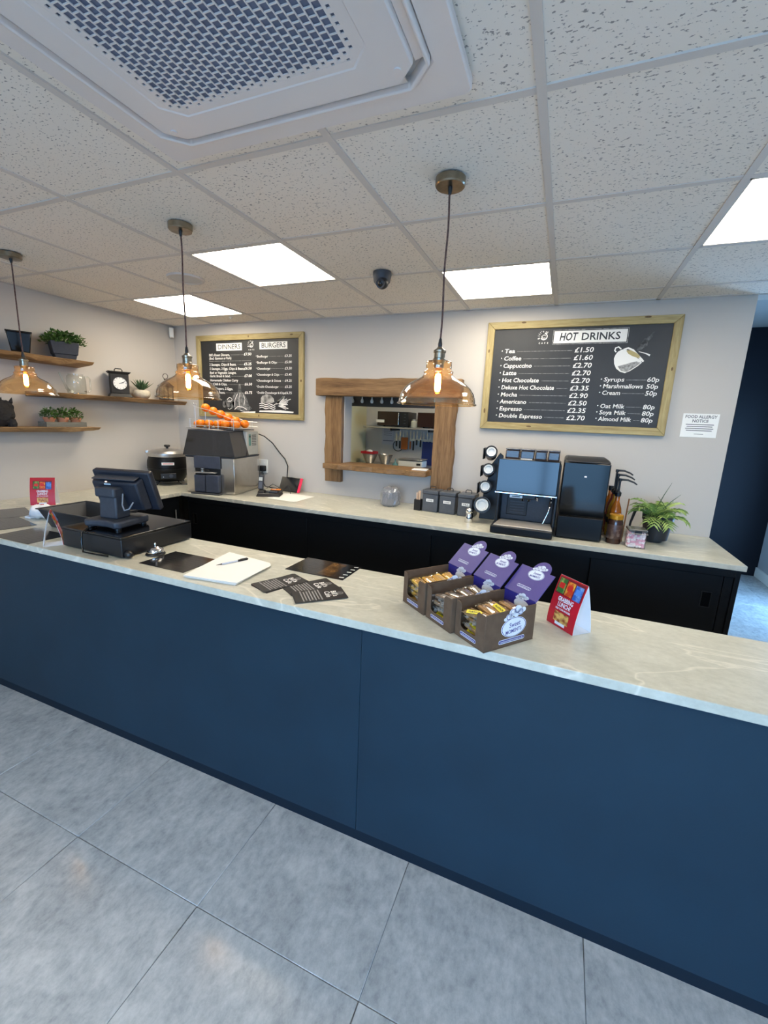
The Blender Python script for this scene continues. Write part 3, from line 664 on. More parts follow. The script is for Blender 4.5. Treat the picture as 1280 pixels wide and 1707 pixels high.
obj('bar', MB().box(-.50, .30, -.015, 0, -.02, .02), M_steel, t)
ORD = 'first second third fourth fifth sixth seventh eighth ninth tenth eleventh twelfth thirteenth'.split()
for k in range(13):
    x = -.47+k*.056+random.uniform(-.006, .006); ln_ = random.uniform(.10, .2); dz = random.choice((-.01, .02, .0)); up = k % 3 != 1
    kn = thing('kitchen_knife', 'kitchen knife hanging on the magnetic rack, %s from the blue cutting board' % ORD[12-k], 'knife', (-1.85+x, 5.876, 1.31+dz), group='knives on the kitchen rack')
    obj('blade', MB().prism([(-.012, -.02), (.012, -.02), (.013, .05+ln_*.3), (0, .09+ln_*.3), (-.012, .06+ln_*.3)], 0, .003, XZ), M_steel, kn)
    obj('handle', MB().box(-.012, .012, -.008, .003, -.02-ln_*.75, -.021), M_black if k != 4 else pm('orange_plastic', (206, 112, 40), .4), kn, bev=.003)
t = thing('orange_gloves', 'orange cloth hanging among the kitchen knives', 'cloth', (-2.18, 5.858, 1.15))
obj('cloth', MB().prism(wavy(-.055, .055, 0, .19, .008, .004, seed=5), 0, .02, XZ), pm('orange_cloth', (190, 104, 44), .8), t, bev=.005)
t = thing('cutting_board', 'blue cutting board standing on the steel table by the wall', 'cutting board', (-1.68, 5.83, .926), rot=(R(-3), 0, 0))
obj('board', MB().box(-.2, .22, -.008, .008, 0, .36), pm('blue_plastic', (20, 42, 112), .45), t, bev=.004)
tag(obj('wall_cable', MB().tube([(-2.30+.085*math.sin(a), 5.885, 1.20-.085*math.cos(a)) for a in [R(-140+k*18) for k in range(16)]], .006, 8), M_black, smooth=60), 'black cable looped on the kitchen wall below the shelf', 'cable')

# ================================================================== wall shelves and what stands on them
def live_shelf(y0, y1, z, label, seed, th=.042):
    rn = random.Random(seed); n = 24
    t = thing('wall_shelf', label, 'shelf', (XL+.001, 0, z), group='live-edged wall shelves')
    e = [(.20+.010*math.sin(i*.8+seed)+.006*math.sin(i*1.9), y0+(y1-y0)*i/n) for i in range(n+1)]
    top = [(0, y0)] + e + [(0, y1)]
    lo = [(0, y0, -th)] + [(x-.010-.02*abs(math.sin(i*.45+seed*2)), y, -th*(.74+.28*math.sin(i*.62+seed)+.10*math.sin(i*1.7))) for i, (x, y) in enumerate(e)] + [(0, y1, -th)]
    m = len(top); b = MB()
    b.add(lo + [(x, y, 0) for x, y in top], [tuple(range(m-1, -1, -1)), tuple(range(m, 2*m))] + [(i, (i+1) % m, m+(i+1) % m, m+i) for i in range(m)])
    obj('shelf_board', b, M_shelf('y'), t, bev=.004)
    return t
live_shelf(.55, 1.70, 1.938, 'live-edged wooden wall shelf at the top holding the black vase and bushy plant', 3)
live_shelf(1.30, 2.60, 1.690, 'live-edged wooden wall shelf in the middle holding the mantel clock', 5, .036)
live_shelf(.55, 1.70, 1.441, 'live-edged wooden wall shelf at the bottom holding the three herb pots', 8, .036)
SX = -3.385
t = thing('square_vase', 'glossy black tapered vase on the top wall shelf', 'vase', (SX, 1.245, 1.939), rz=-28)
b = MB(); b.frustum((-.045, .045, -.05, .05), (-.065, .065, -.068, .068), 0, .132); obj('vase_body', b, M_blackg, t, bev=.006)
b = MB(); ringprism(b, [(-.068, -.071), (.068, -.071), (.068, .071), (-.068, .071)], [(-.06, -.063), (.06, -.063), (.06, .063), (-.06, .063)], .130, .140); obj('rim', b, M_blackg, t, bev=.002)
def leaves(n, c, ext, size, seed, up=.4, flat=.5):
    rn = random.Random(seed); b = MB()
    for _ in range(n):
        a, el = rn.uniform(0, 6.283), rn.uniform(-.1, 1.5); rr = rn.uniform(.45, 1)
        p = Vector((c[0]+ext[0]*rr*math.cos(a)*math.cos(el), c[1]+ext[1]*rr*math.sin(a)*math.cos(el), c[2]+ext[2]*rr*math.sin(el)))
        M = Matrix.Translation(p) @ RZ(math.degrees(a)+rn.uniform(-50, 50)) @ RY(rn.uniform(-70, 20)) @ RX(rn.uniform(-40, 40)); s = size*rn.uniform(.6, 1.2)
        b.add([(0, 0, 0), (s*.5, -s*.28, s*.06), (s, 0, -s*.08), (s*.5, s*.28, s*.06)], [(0, 1, 2), (0, 2, 3)], M)
    return b
t = thing('shelf_plant', 'bushy green plant in a square dark grey pot on the top wall shelf', 'plant', (SX, 1.535, 1.939), rz=-24)
b = MB(); b.frustum((-.06, .06, -.062, .062), (-.064, .064, -.07, .07), 0, .03); obj('pot_base', b, M_dgrey, t, bev=.003)
b = MB(); b.frustum((-.068, .068, -.075, .075), (-.078, .078, -.088, .088), .03, .118); obj('pot', b, M_dgrey, t, bev=.004)
obj('soil', MB().box(-.07, .07, -.08, .08, .117, .12), M_black, t)
obj('foliage', leaves(620, (0, .0, .112), (.105, .140, .085), .032, 2), M_green, t, stuff=True)
# glass watering jug
M_clear = glassy('clear_glass', (240, 242, 240), 1.3, .02, .06, (225, 228, 226))
t = thing('glass_jug', 'clear glass watering jug with a slanting spout on the middle wall shelf', 'jug', (SX, 1.60, 1.691), rz=90)
obj('jug_body', MB().lathe([(0, .004), (.058, .004), (.064, .01), (.064, .11), (.058, .135), (.05, .14), (.05, .15)], 28), M_clear, t, smooth=50)
obj('base', MB().cyl(.062, 0, .006, 28), M_clear, t, smooth=40)
obj('spout', MB().tube([(-.058, 0, .02), (-.075, 0, .04), (-.095, 0, .09), (-.118, 0, .148)], [.012, .010, .008, .007], 10), M_clear, t, smooth=60)
obj('handle', MB().tube([(.055, 0, .135), (.095, 0, .135), (.108, 0, .12), (.108, 0, .04), (.095, 0, .022), (.06, 0, .022)], .006, 8), M_clear, t, smooth=60)
# mantel clock
M_ck = mottled('clock_black', (26, 25, 24), (36, 34, 32), 50, .6)
t = thing('mantel_clock', 'black mantel clock with a round white face on the middle wall shelf', 'clock', (SX-.01, 1.965, 1.691), rz=62)
obj('case', MB().box(-.068, .068, -.04, .04, .03, .19), M_ck, t, bev=.004)
obj('base', MB().frustum((-.088, .088, -.055, .055), (-.071, .071, -.043, .043), 0, .03), M_ck, t, bev=.004)
obj('cornice', MB().frustum((-.072, .072, -.045, .045), (-.086, .086, -.055, .055), .19, .208), M_ck, t, bev=.003)
obj('handle', MB().tube([(-.028, 0, .206), (-.028, 0, .222), (-.02, 0, .232), (.02, 0, .232), (.028, 0, .222), (.028, 0, .206)], .004, 8), M_ck, t, smooth=60)
F0 = T(0, -.04, .112) @ RX(90)
obj('dial', MB().cyl(.051, 0, .003, 36, F0), M_paper, t)
obj('bezel', MB().lathe([(.050, 0), (.055, 0), (.055, .006), (.050, .006)], 36, F0), M_ck, t, smooth=40)
ms = [MB().box(-.0016, .0016, .039, .047, .0031, .0036, RZ(30*k)) for k in range(12)]
obj('hour_marks', moved(join(*ms), F0), M_black, t)
obj('hour_hand', MB().box(-.002, .002, -.006, .028, .004, .005, F0 @ RZ(-75)), M_black, t); obj('minute_hand', MB().box(-.0014, .0014, -.008, .038, .0052, .006, F0 @ RZ(-65)), M_black, t)
# succulent
t = thing('succulent', 'spiky green succulent in a round pale stone pot on the middle wall shelf', 'plant', (SX, 2.165, 1.691))
obj('pot', MB().lathe([(0, 0), (.045, 0), (.066, .02), (.072, .04), (.064, .064), (.05, .074), (.044, .074), (.042, .064), (0, .064)], 28), mottled('pale_stone', (176, 164, 142), (206, 196, 176), 30, .8), t, smooth=60)
rn = random.Random(4)
for k in range(26):
    a = 137.5*k; e = 30+ (k/26)*56; L_ = .135-.035*(k/26)
    b = MB().add([(0, -.008, 0), (0, .008, 0), (L_*.5, .011, .006), (L_, 0, .004), (L_*.5, -.011, .006), (L_*.5, 0, -.003)], [(0, 1, 2, 3, 4), (1, 0, 5), (1, 5, 2), (2, 5, 3), (3, 5, 4), (4, 5, 0)])
    obj('leaf', b, M_green2, t, loc=(0, 0, .062), rot=(0, R(-e), R(a)))
# small lantern
t = thing('small_lantern', 'small dark metal lantern with a ring on top, behind a pendant shade', 'lantern', (SX, 2.43, 1.691), rz=20)
M_rust = mottled('dark_rust', (44, 34, 30), (74, 56, 46), 40, .7)
obj('base', MB().box(-.048, .048, -.048, .048, 0, .012), M_rust, t, bev=.002)
for sx in (-1, 1):
    for sy in (-1, 1): obj('post', MB().box(sx*.042-.004, sx*.042+.004, sy*.042-.004, sy*.042+.004, .012, .125), M_rust, t)
b = MB()
for a in (0, 90, 180, 270): b.box(-.038, .038, .0415, .0425, .012, .125, RZ(a))
obj('pane', b, M_clear, t)
obj('roof', MB().frustum((-.056, .056, -.056, .056), (-.014, .014, -.014, .014), .125, .175), M_rust, t, bev=.002)
obj('chimney', MB().cyl(.013, .172, .196, 14), M_rust, t)
obj('ring', MB().tube([(.024*math.cos(R(a)), 0, .219+.024*math.sin(R(a))) for a in range(0, 361, 20)], .0028, 6), M_rust, t, smooth=60)
# dark creature figurine
t = thing('animal_figurine', 'rough black animal figurine with a pointed ear on the bottom wall shelf', 'figurine', (SX, 1.06, 1.442), rz=90)
b = MB().sphere((0, 0, .085), .085, 24, 14, (1.15, .75, 1.0)); b2 = MB().sphere((.045, 0, .13), .05, 18, 12, (1, .8, .9))
M_lump = mottled('rough_black', (20, 19, 19), (38, 36, 35), 60, .85, bmp=.9)
def rough(mb, amp, seed):
    rn = random.Random(seed); mb.v = [tuple(Vector(p)+Vector((rn.uniform(-amp, amp), rn.uniform(-amp, amp), rn.uniform(-amp, amp)))) for p in mb.v]; return mb
obj('body', rough(b, .005, 1), M_lump, t); obj('head', rough(b2, .004, 2), M_lump, t)
for k, (x, y) in enumerate(((.072, -.02), (.035, .028))): obj('ear', MB().lathe([(0, -.01), (.014, 0), (.007, .022), (0, .04)], 8, T(x, y, .16) @ RY(18)), M_lump, t)
for x, y in ((-.06, -.035), (-.06, .035), (.06, -.035), (.06, .035)): obj('foot', MB().lathe([(0, 0), (.024, 0), (.028, .02), (.02, .05), (0, .05)], 10, T(x, y, 0)), M_lump, t)
# herb planter
t = thing('herb_trough', 'grey wooden trough holding three herb pots on the bottom wall shelf', 'planter', (SX+.01, 1.465, 1.442))
b = MB(); b.box(-.05, .05, -.145, .145, 0, .006); b.box(-.05, -.044, -.145, .145, .006, .036); b.box(.044, .05, -.145, .145, .006, .036); b.box(-.044, .044, -.145, -.139, .006, .036); b.box(-.044, .044, .139, .145, .006, .036)
obj('trough', b, wood('grey_wood', (116, 114, 104), (136, 134, 122), (86, 84, 76), 'y'), t, bev=.001)
M_terra = mottled('terracotta', (176, 116, 84), (196, 136, 104), 20, .8)
for k, lab in enumerate(('nearest the figurine', 'in the middle', 'nearest the shelf end')):
    p_ = thing('herb_pot', 'small terracotta herb pot in the grey trough, '+lab, 'plant', (SX+.01, 1.465+(k-1)*.094, 1.4485), group='herb pots in the trough')
    obj('pot', MB().lathe([(0, 0), (.027, 0), (.034, .045), (.038, .045), (.039, .062), (.033, .062), (.032, .05), (0, .05)], 22), M_terra, p_, smooth=40)
    obj('foliage', leaves(170, (0, 0, .055), (.055, .046, .075), .026, 10+k), M_green, p_, stuff=True)

# ================================================================== on the rear worktop
# soup kettle
M_enam = mottled('black_enamel', (9, 9, 10), (13, 13, 14), 160, .4, spec=.3)
t = thing('soup_kettle', 'black rounded soup kettle with a steel rim in the corner of the worktop', 'kettle', (-3.27, 2.30, WT), rz=48); t.scale = (1.07, 1.07, 1.07)
obj('body', MB().lathe([(0, .03), (.115, .03), (.135, .05), (.158, .11), (.166, .16), (.163, .205), (.150, .245), (0, .245)], 48), M_enam, t, smooth=50)
obj('seam', MB().lathe([(.160, .138), (.1665, .138), (.167, .142), (.160, .142)], 48), M_black, t, smooth=30)
obj('rim', MB().lathe([(.146, .243), (.158, .243), (.160, .250), (.160, .272), (.154, .278), (.146, .278)], 48), M_steel, t, smooth=40)
l_ = obj('lid', MB().lathe([(.152, .279), (.150, .286), (.11, .299), (.05, .306), (0, .307)], 48), M_steel, t, smooth=60)
obj('lid_knob', MB().lathe([(0, .306), (.01, .306), (.01, .318), (.024, .324), (.026, .332), (.02, .34), (0, .341)], 20), M_black, l_, smooth=50)
for s in (-1, 1): obj('lug', MB().box(s*.156-.012, s*.156+.012, -.02, .02, .268, .292), M_steel, t, bev=.003)
obj('sticker', MB().box(-.048, .048, -.1655, -.1635, .178, .200), M_paper, t)
obj('sticker_print', MB().box(-.040, .040, -.1662, -.1656, .186, .192), pm('red_print', (190, 60, 50), .7), t)
obj('control_plate', MB().box(-.06, .06, -.166, -.135, .062, .108), M_black, t, bev=.004)
obj('dial', MB().cyl(.016, 0, .014, 18, T(.02, -.166, .085) @ RX(90)), M_dgrey, t, bev=.002)
obj('lamp', MB().cyl(.004, 0, .004, 12, T(-.04, -.166, .078) @ RX(90)), M_white, t)
for a in (50, 130, 230, 310): obj('foot', MB().tube([(.11*math.cos(R(a)), .11*math.sin(R(a)), .035), (.135*math.cos(R(a)), .135*math.sin(R(a)), .012), (.15*math.cos(R(a)), .15*math.sin(R(a)), .006)], .006, 8), M_black, t)
obj('foot_ring', MB().tube([(.12*math.cos(R(a)), .12*math.sin(R(a)), .022) for a in range(0, 361, 15)], .005, 6), M_black, t)
tag(obj('kettle_cable', MB().tube([(-3.12, 2.45, WT+.045), (-3.07, 2.44, WT+.03), (-3.03, 2.40, WT+.012), (-3.05, 2.34, WT+.0065), (-3.10, 2.28, WT+.0065), (-3.07, 2.36, WT+.0065), (-2.99, 2.44, WT+.0065), (-2.97, 2.55, WT+.0065)], .005, 8), M_black, smooth=60), 'black cable lying beside the soup kettle', 'cable')

# orange juicer
M_smoke = glassy('smoked_cover', (150, 144, 140), 1.4, .06, .26, (104, 98, 94), 1.5)
M_slate = mottled('slate_plastic', (62, 68, 82), (68, 74, 90), 20, .4)
t = thing('orange_juicer', 'tall steel orange juicing machine with a smoked cover', 'juicer', (-2.608, 2.30, WT), rz=12)
# local: x -0.225..0.225, y -0.22..0.22
obj('lower_body', MB().box(-.215, .225, -.215, .235, .004, .305), mottled('polished_steel', (196, 190, 182), (204, 198, 190), 20, .2, .9), t, bev=.004)
obj('base_plate', MB().box(-.145, .115, -.275, -.05, 0, .012), M_dgrey, t, bev=.003)
obj('front_recess', MB().box(-.13, .10, -.219, -.214, .015, .30), M_black, t)
obj('top_plate', MB().box(-.218, .228, -.218, .238, .306, .315), M_dgrey, t, bev=.002)
obj('splash_panel', MB().box(-.13, .105, -.235, -.2195, .215, .318), M_slate, t, bev=.004)
obj('waste_bin', MB().box(-.125, -.025, -.25, -.2195, .016, .16), M_slate, t, bev=.006); obj('waste_bin', MB().box(-.012, .105, -.262, -.2195, .016, .165), M_slate, t, bev=.006)
obj('tap_tray', MB().box(-.125, .075, -.252, -.2195, .175, .187), M_steel, t, bev=.003)
obj('juice_tap', MB().cyl(.014, .187, .215, 14, T(-.05, -.238, 0)), M_steel, t); obj('tap_lever', MB().box(-.062, .02, -.262, -.25, .2, .208), M_black, t, bev=.002)
obj('rear_housing', MB().box(-.19, .222, .02, .232, .316, .525), mottled('putty_grey', (176, 176, 170), (182, 182, 176), 30, .45), t, bev=.008)
h = t.children[-1]
obj('keypad', MB().box(.2215, .2245, .052, .085, .40, .50), pm('keypad_teal', (86, 140, 134), .4), h, bev=.001)
obj('keypad_display', MB().box(.2245, .2255, .056, .081, .472, .488), M_black, h)
for k in range(7): obj('louvre', MB().box(.2215, .2235, .108, .188, .402+k*.0145, .408+k*.0145), M_black, h)
obj('squeezer_back', MB().box(-.16, .17, .0, .019, .32, .52), M_black, t, bev=.003)
for x in (-.075, .06): obj('squeezing_drum', MB().cyl(.058, 0, .12, 24, T(x, 0, .44) @ RX(90)), M_black, t, smooth=40)
for x in (-.075, .06): obj('peel_drum', MB().cyl(.05, 0, .12, 24, T(x, 0, .365) @ RX(90)), M_dgrey, t, smooth=40)
obj('knob', MB().sphere((.06, -.135, .43), .018, 14, 8), M_steel, t, smooth=60)
obj('column', MB().box(.02, .04, -.19, -.16, .32, .52), M_steel, t, bev=.002)
b = MB(); ringprism(b, [(-.215, -.21), (.215, -.21), (.215, .02), (-.215, .02)], [(-.211, -.206), (.211, -.206), (.211, .016), (-.211, .016)], 0, .205)
for k, p in enumerate(b.v):
    zz = p[2]/.205; b.v[k] = (p[0]*(1.10-.24*zz**1.3) , p[1]-.012*(1-zz) if p[1] < 0 else p[1], p[2]+.318)
obj('smoked_cover', b, M_smoke, t)
obj('cover_top', MB().box(-.19, .19, -.205, .02, .523, .53), M_dgrey, t, bev=.002)
# feeder of wire and steel
fd = obj('feed_tray', MB().prism([(-.21, -.13), (.20, -.13), (.22, -.11), (.22, .16), (-.21, .16)], .534, .542), M_dgrey, t, bev=.002)
obj('chute', MB().box(-.24, .10, -.20, -.13, .532, .538, RY(2)), M_steel, t, bev=.001)
for y, z in ((-.16, .565), (-.16, .615), (.16, .575), (.16, .615)): obj('feed_rail', MB().tube([(-.20, y, z), (.0, y, z-.002), (.25, y, z-.01)], .003, 6), M_steel, t)
for x in (-.195, -.02, .06, .20):
    for y in (-.16, .16): obj('rail_post', MB().tube([(x, y, .535), (x, y, .62)], .0028, 6), M_steel, t)
obj('upper_rail', MB().tube([(-.20, -.10, .72), (-.05, -.10, .69), (.17, -.10, .62)], .003, 6), M_steel, t)
obj('upper_rail', MB().tube([(-.20, .05, .72), (-.05, .05, .69), (.17, .05, .62)], .003, 6), M_steel, t)
for x, y, z in ((-.185, -.10, .718), (.15, -.10, .626), (-.185, .05, .718), (.15, .05, .626)): obj('rail_post', MB().tube([(x, y, .54), (x, y, z)], .003, 6), M_steel, t)
obj('end_spring', MB().tube([(-.20+.01*math.cos(a*1.3), -.10+.02*a/6, .735+.012*math.sin(a*1.3)) for a in [k*.5 for k in range(28)]], .002, 6), M_steel, t)
# oranges: each one its own thing
M_or = mottled('orange_skin', (240, 116, 6), (250, 140, 22), 120, .38, bmp=.12)
OJ = Vector((-2.608, 2.30, WT)); JR = RZ(12)
spots = [(-.128, -.03, .712, 'highest orange at the end of the upper row on the juicer'), (-.0585, -.03, .687, 'second orange down the upper row on the juicer'), (.011, -.03, .662, 'third orange down the upper row on the juicer'),
         (.0805, -.03, .637, 'fourth orange down the upper row on the juicer'), (.150, -.03, .612, 'fifth orange down the upper row on the juicer'), (.208, .012, .588, 'orange at the low end of the upper row, behind the fifth'),
         (-.135, -.10, .5805, 'orange in the feed tray under the highest one'), (-.055, -.105, .5805, 'orange in the feed tray behind the wire posts'), (.020, -.095, .5805, 'orange in the middle of the feed tray'), (-.196, -.06, .573, 'orange half hidden at the far left of the feed tray'),
         (.098, -.112, .5805, 'orange near the front corner of the feed tray'), (.196, -.115, .5805, 'lone orange at the open end of the feed tray'), (.06, .05, .5805, 'orange at the back of the feed tray'), (-.04, .06, .5805, 'orange at the back of the feed tray beside the housing')]
for k, (x, y, z, lab) in enumerate(spots):
    r_ = .0366 if k != 9 else .030
    o = thing('orange', lab, 'orange', OJ+JR @ Vector((x, y, z-r_)), group='oranges on the juicer', rz=40*k)
    obj('fruit', MB().sphere((0, 0, r_), r_, 20, 12, (1, 1, .96)), M_or, o, smooth=80)
    obj('stem_scar', MB().cyl(.004, 2*r_-.0035, 2*r_-.001, 8), M_green2, o)
tag(obj('juicer_cable', MB().tube([(-2.435, 2.572, WT+.50), (-2.40, 2.61, WT+.48), (-2.33, 2.64, WT+.42), (-2.26, 2.645, WT+.34), (-2.20, 2.645, WT+.285), (-2.165, 2.64, WT+.22), (-2.16, 2.62, WT+.12), (-2.155, 2.60, WT+.03), (-2.12, 2.58, WT+.006)], .005, 8), M_black, smooth=60), 'black cable running down the wall from the juicer', 'cable')
t = thing('wall_socket', 'white double wall socket half hidden by the juicer', 'socket', (-2.475, YB-.001, 1.12))
obj('plate', MB().box(-.075, .073, -.009, 0, -.062, .062), M_white, t, bev=.003)
for x in (-.037, .037): obj('switch', MB().box(x-.008, x+.008, -.012, -.0085, .018, .036), M_white, t, bev=.001)
t = thing('power_plug', 'black plug in the white wall socket beside the juicer', 'plug', (-2.438, YB-.0135, 1.10))
obj('plug_body', MB().box(-.026, .026, -.04, 0, -.026, .026), M_black, t, bev=.006)
obj('strain_relief', MB().tube([(0, -.03, -.024), (0, -.032, -.05)], .006, 8), M_black, t)
tag(obj('plug_cable', MB().tube([(-2.44, YB-.0425, 1.047), (-2.44, YB-.05, .99), (-2.40, YB-.05, .935), (-2.33, YB-.045, WT+.006), (-2.25, YB-.05, WT+.006)], .004, 8), M_black, smooth=60), 'black cable hanging from the plug behind the phone', 'cable')

# phone, charger, tablets, papers
t = thing('desk_phone', 'black desk phone base with coiled leads on the back worktop', 'phone', (-2.115, 2.30, WT), rz=24)
obj('base', MB().frustum((-.10, .10, -.075, .085), (-.085, .09, -.06, .08), 0, .03), M_black, t, bev=.006)
obj('cradle', MB().frustum((-.09, -.03, -.06, .02), (-.082, -.038, -.05, .01), .03, .05), M_black, t, bev=.004)
obj('card_slot', MB().box(0, .075, -.045, .05, .0305, .044), M_dgrey, t, bev=.004)
for k in range(9): obj('key', MB().box(.008+.021*(k % 3), .022+.021*(k % 3), -.036+.022*(k//3), -.022+.022*(k//3), .0445, .048), M_black, t, bev=.001)
t = thing('phone_handset', 'grey cordless phone handset standing upright in its base', 'handset', (-2.172, 2.255, WT+.0515), rot=(R(-10), 0, R(10)))
obj('handset_body', MB().box(-.022, .022, -.012, .012, 0, .125), M_dgrey, t, bev=.006)
obj('screen', MB().box(-.016, .016, -.0135, -.0122, .075, .105), pm('lcd_pale', (200, 204, 200), .2), t); obj('keypad', MB().box(-.016, .016, -.0132, -.0122, .012, .065), pm('keypad_grey', (90, 96, 108), .5), t)
obj('antenna', MB().cyl(.004, .124, .14, 10, T(.014, 0, 0)), M_black, t)
t = thing('orange_receipts', 'small orange card lying on the black phone base', 'card', (-2.075, 2.335, WT+.049), rz=20)
obj('card', MB().box(-.04, .04, -.02, .02, 0, .006), pm('orange_card', (222, 128, 40), .6), t); obj('print', MB().box(-.03, .0, -.012, .012, .0061, .0068), M_paper, t)
tag(obj('coiled_lead', MB().tube([(-2.20, 2.37, WT+.045), (-2.17, 2.42, WT+.08), (-2.13, 2.45, WT+.05), (-2.10, 2.46, WT+.01), (-2.07, 2.47, WT+.05), (-2.045, 2.47, WT+.075), (-2.02, 2.46, WT+.05), (-2.0, 2.44, WT+.008)], .003, 6), M_black, smooth=60), 'thin black lead arching behind the phone base', 'cable')
t = thing('tablet', 'black tablet with a bright pink edge leaning by the wall', 'tablet', (-2.085, 2.545, WT+.002), rot=(R(-24), R(0), R(-4)))
obj('slab', MB().box(-.12, .085, -.005, .005, 0, .135), M_blackg, t, bev=.003); obj('pink_edge', MB().box(.0855, .112, -.0055, .0055, -.001, .136), pm('hot_pink', (226, 44, 84), .4), t, bev=.003)
obj('screen', MB().box(-.113, .08, -.0065, -.0052, .006, .129), pm('tablet_glass', (34, 36, 38), .08), t)
t = thing('loose_paper', 'two white sheets lying on the back worktop beside the phone', 'paper', (-1.93, 2.315, WT+.0003), rz=-3)
obj('sheet', MB().prism([(-.125, -.13), (.155, -.14), (.13, .15), (-.155, .145)], 0, .001), M_paper, t); obj('sheet', MB().prism([(-.11, -.12), (.165, -.125), (.15, .155), (-.13, .155)], .0012, .0022), M_paper, t)

# bagged cups
M_bag = glassy('clear_bag', (214, 216, 220), 2.2, .12, .28, (196, 198, 204), 1.5)
t = thing('cup_bag', 'crumpled clear plastic bag of cups on the back worktop below the hatch', 'bag', (-1.075, 2.47, WT))
b = MB().lathe([(0, .002), (.06, .002), (.075, .02), (.078, .07), (.072, .115), (.058, .14), (.03, .15), (0, .152)], 30)
rn = random.Random(12); b.v = [(x*(1+rn.uniform(-.09, .11)), y*(1+rn.uniform(-.09, .11)), max(.001, z+rn.uniform(-.007, .007))) for x, y, z in b.v]
obj('bag', b, M_bag, t)
for k in range(3):
    obj('cup', MB().lathe([(0, .004), (.024, .004), (.034, .088), (.036, .09), (.033, .09), (.023, .008), (0, .008)], 20, T((-.035, .035, 0)[k], (-.015, -.015, .035)[k], .0)), glassy('cup_plastic', (232, 234, 238), 1.6, .05, .22, (210, 212, 216)), t, smooth=60)

# canisters
def canister(x, y, lab, text):
    t = thing('storage_canister', lab, 'canister', (x, y, WT), rz=-4, group='grey lidded canisters on the back worktop')
    G = mottled('canister_grey', (74, 78, 84), (80, 84, 90), 40, .42)
    obj('tin', MB().box(-.061, .061, -.061, .061, 0, .135), G, t, bev=.006)
    obj('bead', MB().box(-.0622, .0622, -.0622, .0622, .02, .024), G, t, bev=.001)
    l = obj('lid', MB().box(-.064, .064, -.064, .064, .136, .166), G, t, bev=.006)
    obj('handle', MB().tube([(-.022, 0, .164), (-.022, 0, .182), (-.015, 0, .19), (.015, 0, .19), (.022, 0, .182), (.022, 0, .164)], .0032, 8), M_black, l, smooth=60)
    p = obj('label_plate', MB().box(-.029, .029, -.0632, -.0612, .078, .1), M_paper, t, bev=.001)
    obj('lettering', moved(letters([(text, .014, 0, 0, 'CENTER', .01, 0, .042)]), T(0, -.0636, .0842) @ XZ), M_black, p)
canister(-.728, 2.475, 'grey lidded canister beside the stirrer box, under the hatch post', 'COFFEE')
canister(-.592, 2.465, 'grey lidded canister in the middle of the row of three', 'SUGAR')
canister(-.450, 2.455, 'grey lidded canister behind the chrome shaker', 'TEA')
t = thing('stirrer_box', 'small black box of wooden stirrers beside the canisters', 'box', (-.83, 2.44, WT), rz=-4)
b = MB(); ringprism(b, [(-.026, -.026), (.026, -.026), (.026, .026), (-.026, .026)], [(-.0235, -.0235), (.0235, -.0235), (.0235, .0235), (-.0235, .0235)], 0, .085); b.box(-.0235, .0235, -.0235, .0235, 0, .004)
obj('box_body', b, M_black, t, bev=.001)
rn = random.Random(3)
for k in range(16):
    s = thing('wooden_stirrer', 'pale wooden stirrer standing in the small black box', 'stirrer', (-.83+rn.uniform(-.014, .014), 2.44+rn.uniform(-.014, .014), WT+.0045), group='stirrers in the black box', rot=(R(rn.uniform(-4, 4)), R(rn.uniform(-4, 4)), rn.uniform(0, 3)))
    obj('stick', MB().box(-.003, .003, -.0008, .0008, 0, rn.uniform(.125, .145)), pm('birch', (222, 190, 160), .7), s)
t = thing('chrome_shaker', 'small chrome shaker standing before the canisters', 'shaker', (-.392, 2.225, WT))
obj('shaker_body', MB().lathe([(0, 0), (.027, 0), (.028, .003), (.027, .062), (.022, .07), (0, .07)], 28), M_chrome, t, smooth=40)
obj('cap', MB().lathe([(.0235, .071), (.025, .074), (.025, .09), (.018, .1), (0, .103)], 28), M_chrome, t, smooth=50)

# cup dispenser: four tubes with white lids facing the counter
t = thing('cup_dispenser', 'black cup dispenser with four tilted tubes beside the coffee machine', 'dispenser', (-.265, 2.36, WT))
obj('back_plate', MB().prism([(-.09, 0), (.044, 0), (.044, .46), (.02, .48), (-.03, .40), (-.07, .2)], -.06, -.045, XZ), M_black, t, bev=.003)
tubes = [(-.022, .485, .034), (-.030, .368, .034), (-.042, .250, .034), (-.052, .122, .047)]
for k, (x, z, r_) in enumerate(tubes):
    Mx = T(x, -.09, z) @ RZ(8) @ RX(90-14)
    obj('tube', MB().lathe([(r_*1.1, -.10), (r_*1.12, .02), (r_*1.2, .035), (r_*1.05, .035), (r_*1.0, -.10)], 28, Mx), M_black, t, smooth=40)
    obj('side_fin', MB().box(x-r_*1.35, x-r_*1.2, -.14, -.05, z-r_*1.3, z+r_*.9), M_black, t, bev=.002)
    lid = thing('takeaway_covers', ('white cup lids in the topmost tube of the cup dispenser', 'white cup lids in the second tube from the top of the dispenser', 'white cup lids in the third tube from the top of the dispenser', 'larger white cup lids in the lowest tube of the dispenser')[k], 'cup lids', (0, 0, 0), group='lids in the cup dispenser')
    lid.matrix_world = T(-.265, 2.36, WT) @ Mx
    obj('lid', MB().lathe([(0, .028), (r_*.62, .028), (r_*.66, .036), (r_*.88, .038), (r_*.96, .030), (r_*1.0, .022), (r_*1.0, .0)], 28), M_white, lid, smooth=40)
    obj('sip_ridge', MB().lathe([(r_*.5, .0285), (r_*.53, .030), (r_*.58, .030), (r_*.6, .0285)], 28), M_white, lid, smooth=40)
    obj('lid_stack', MB().lathe([(0, -.08), (r_*.98, -.08), (r_*.98, -.002), (0, -.002)], 24), M_white, lid, smooth=40)

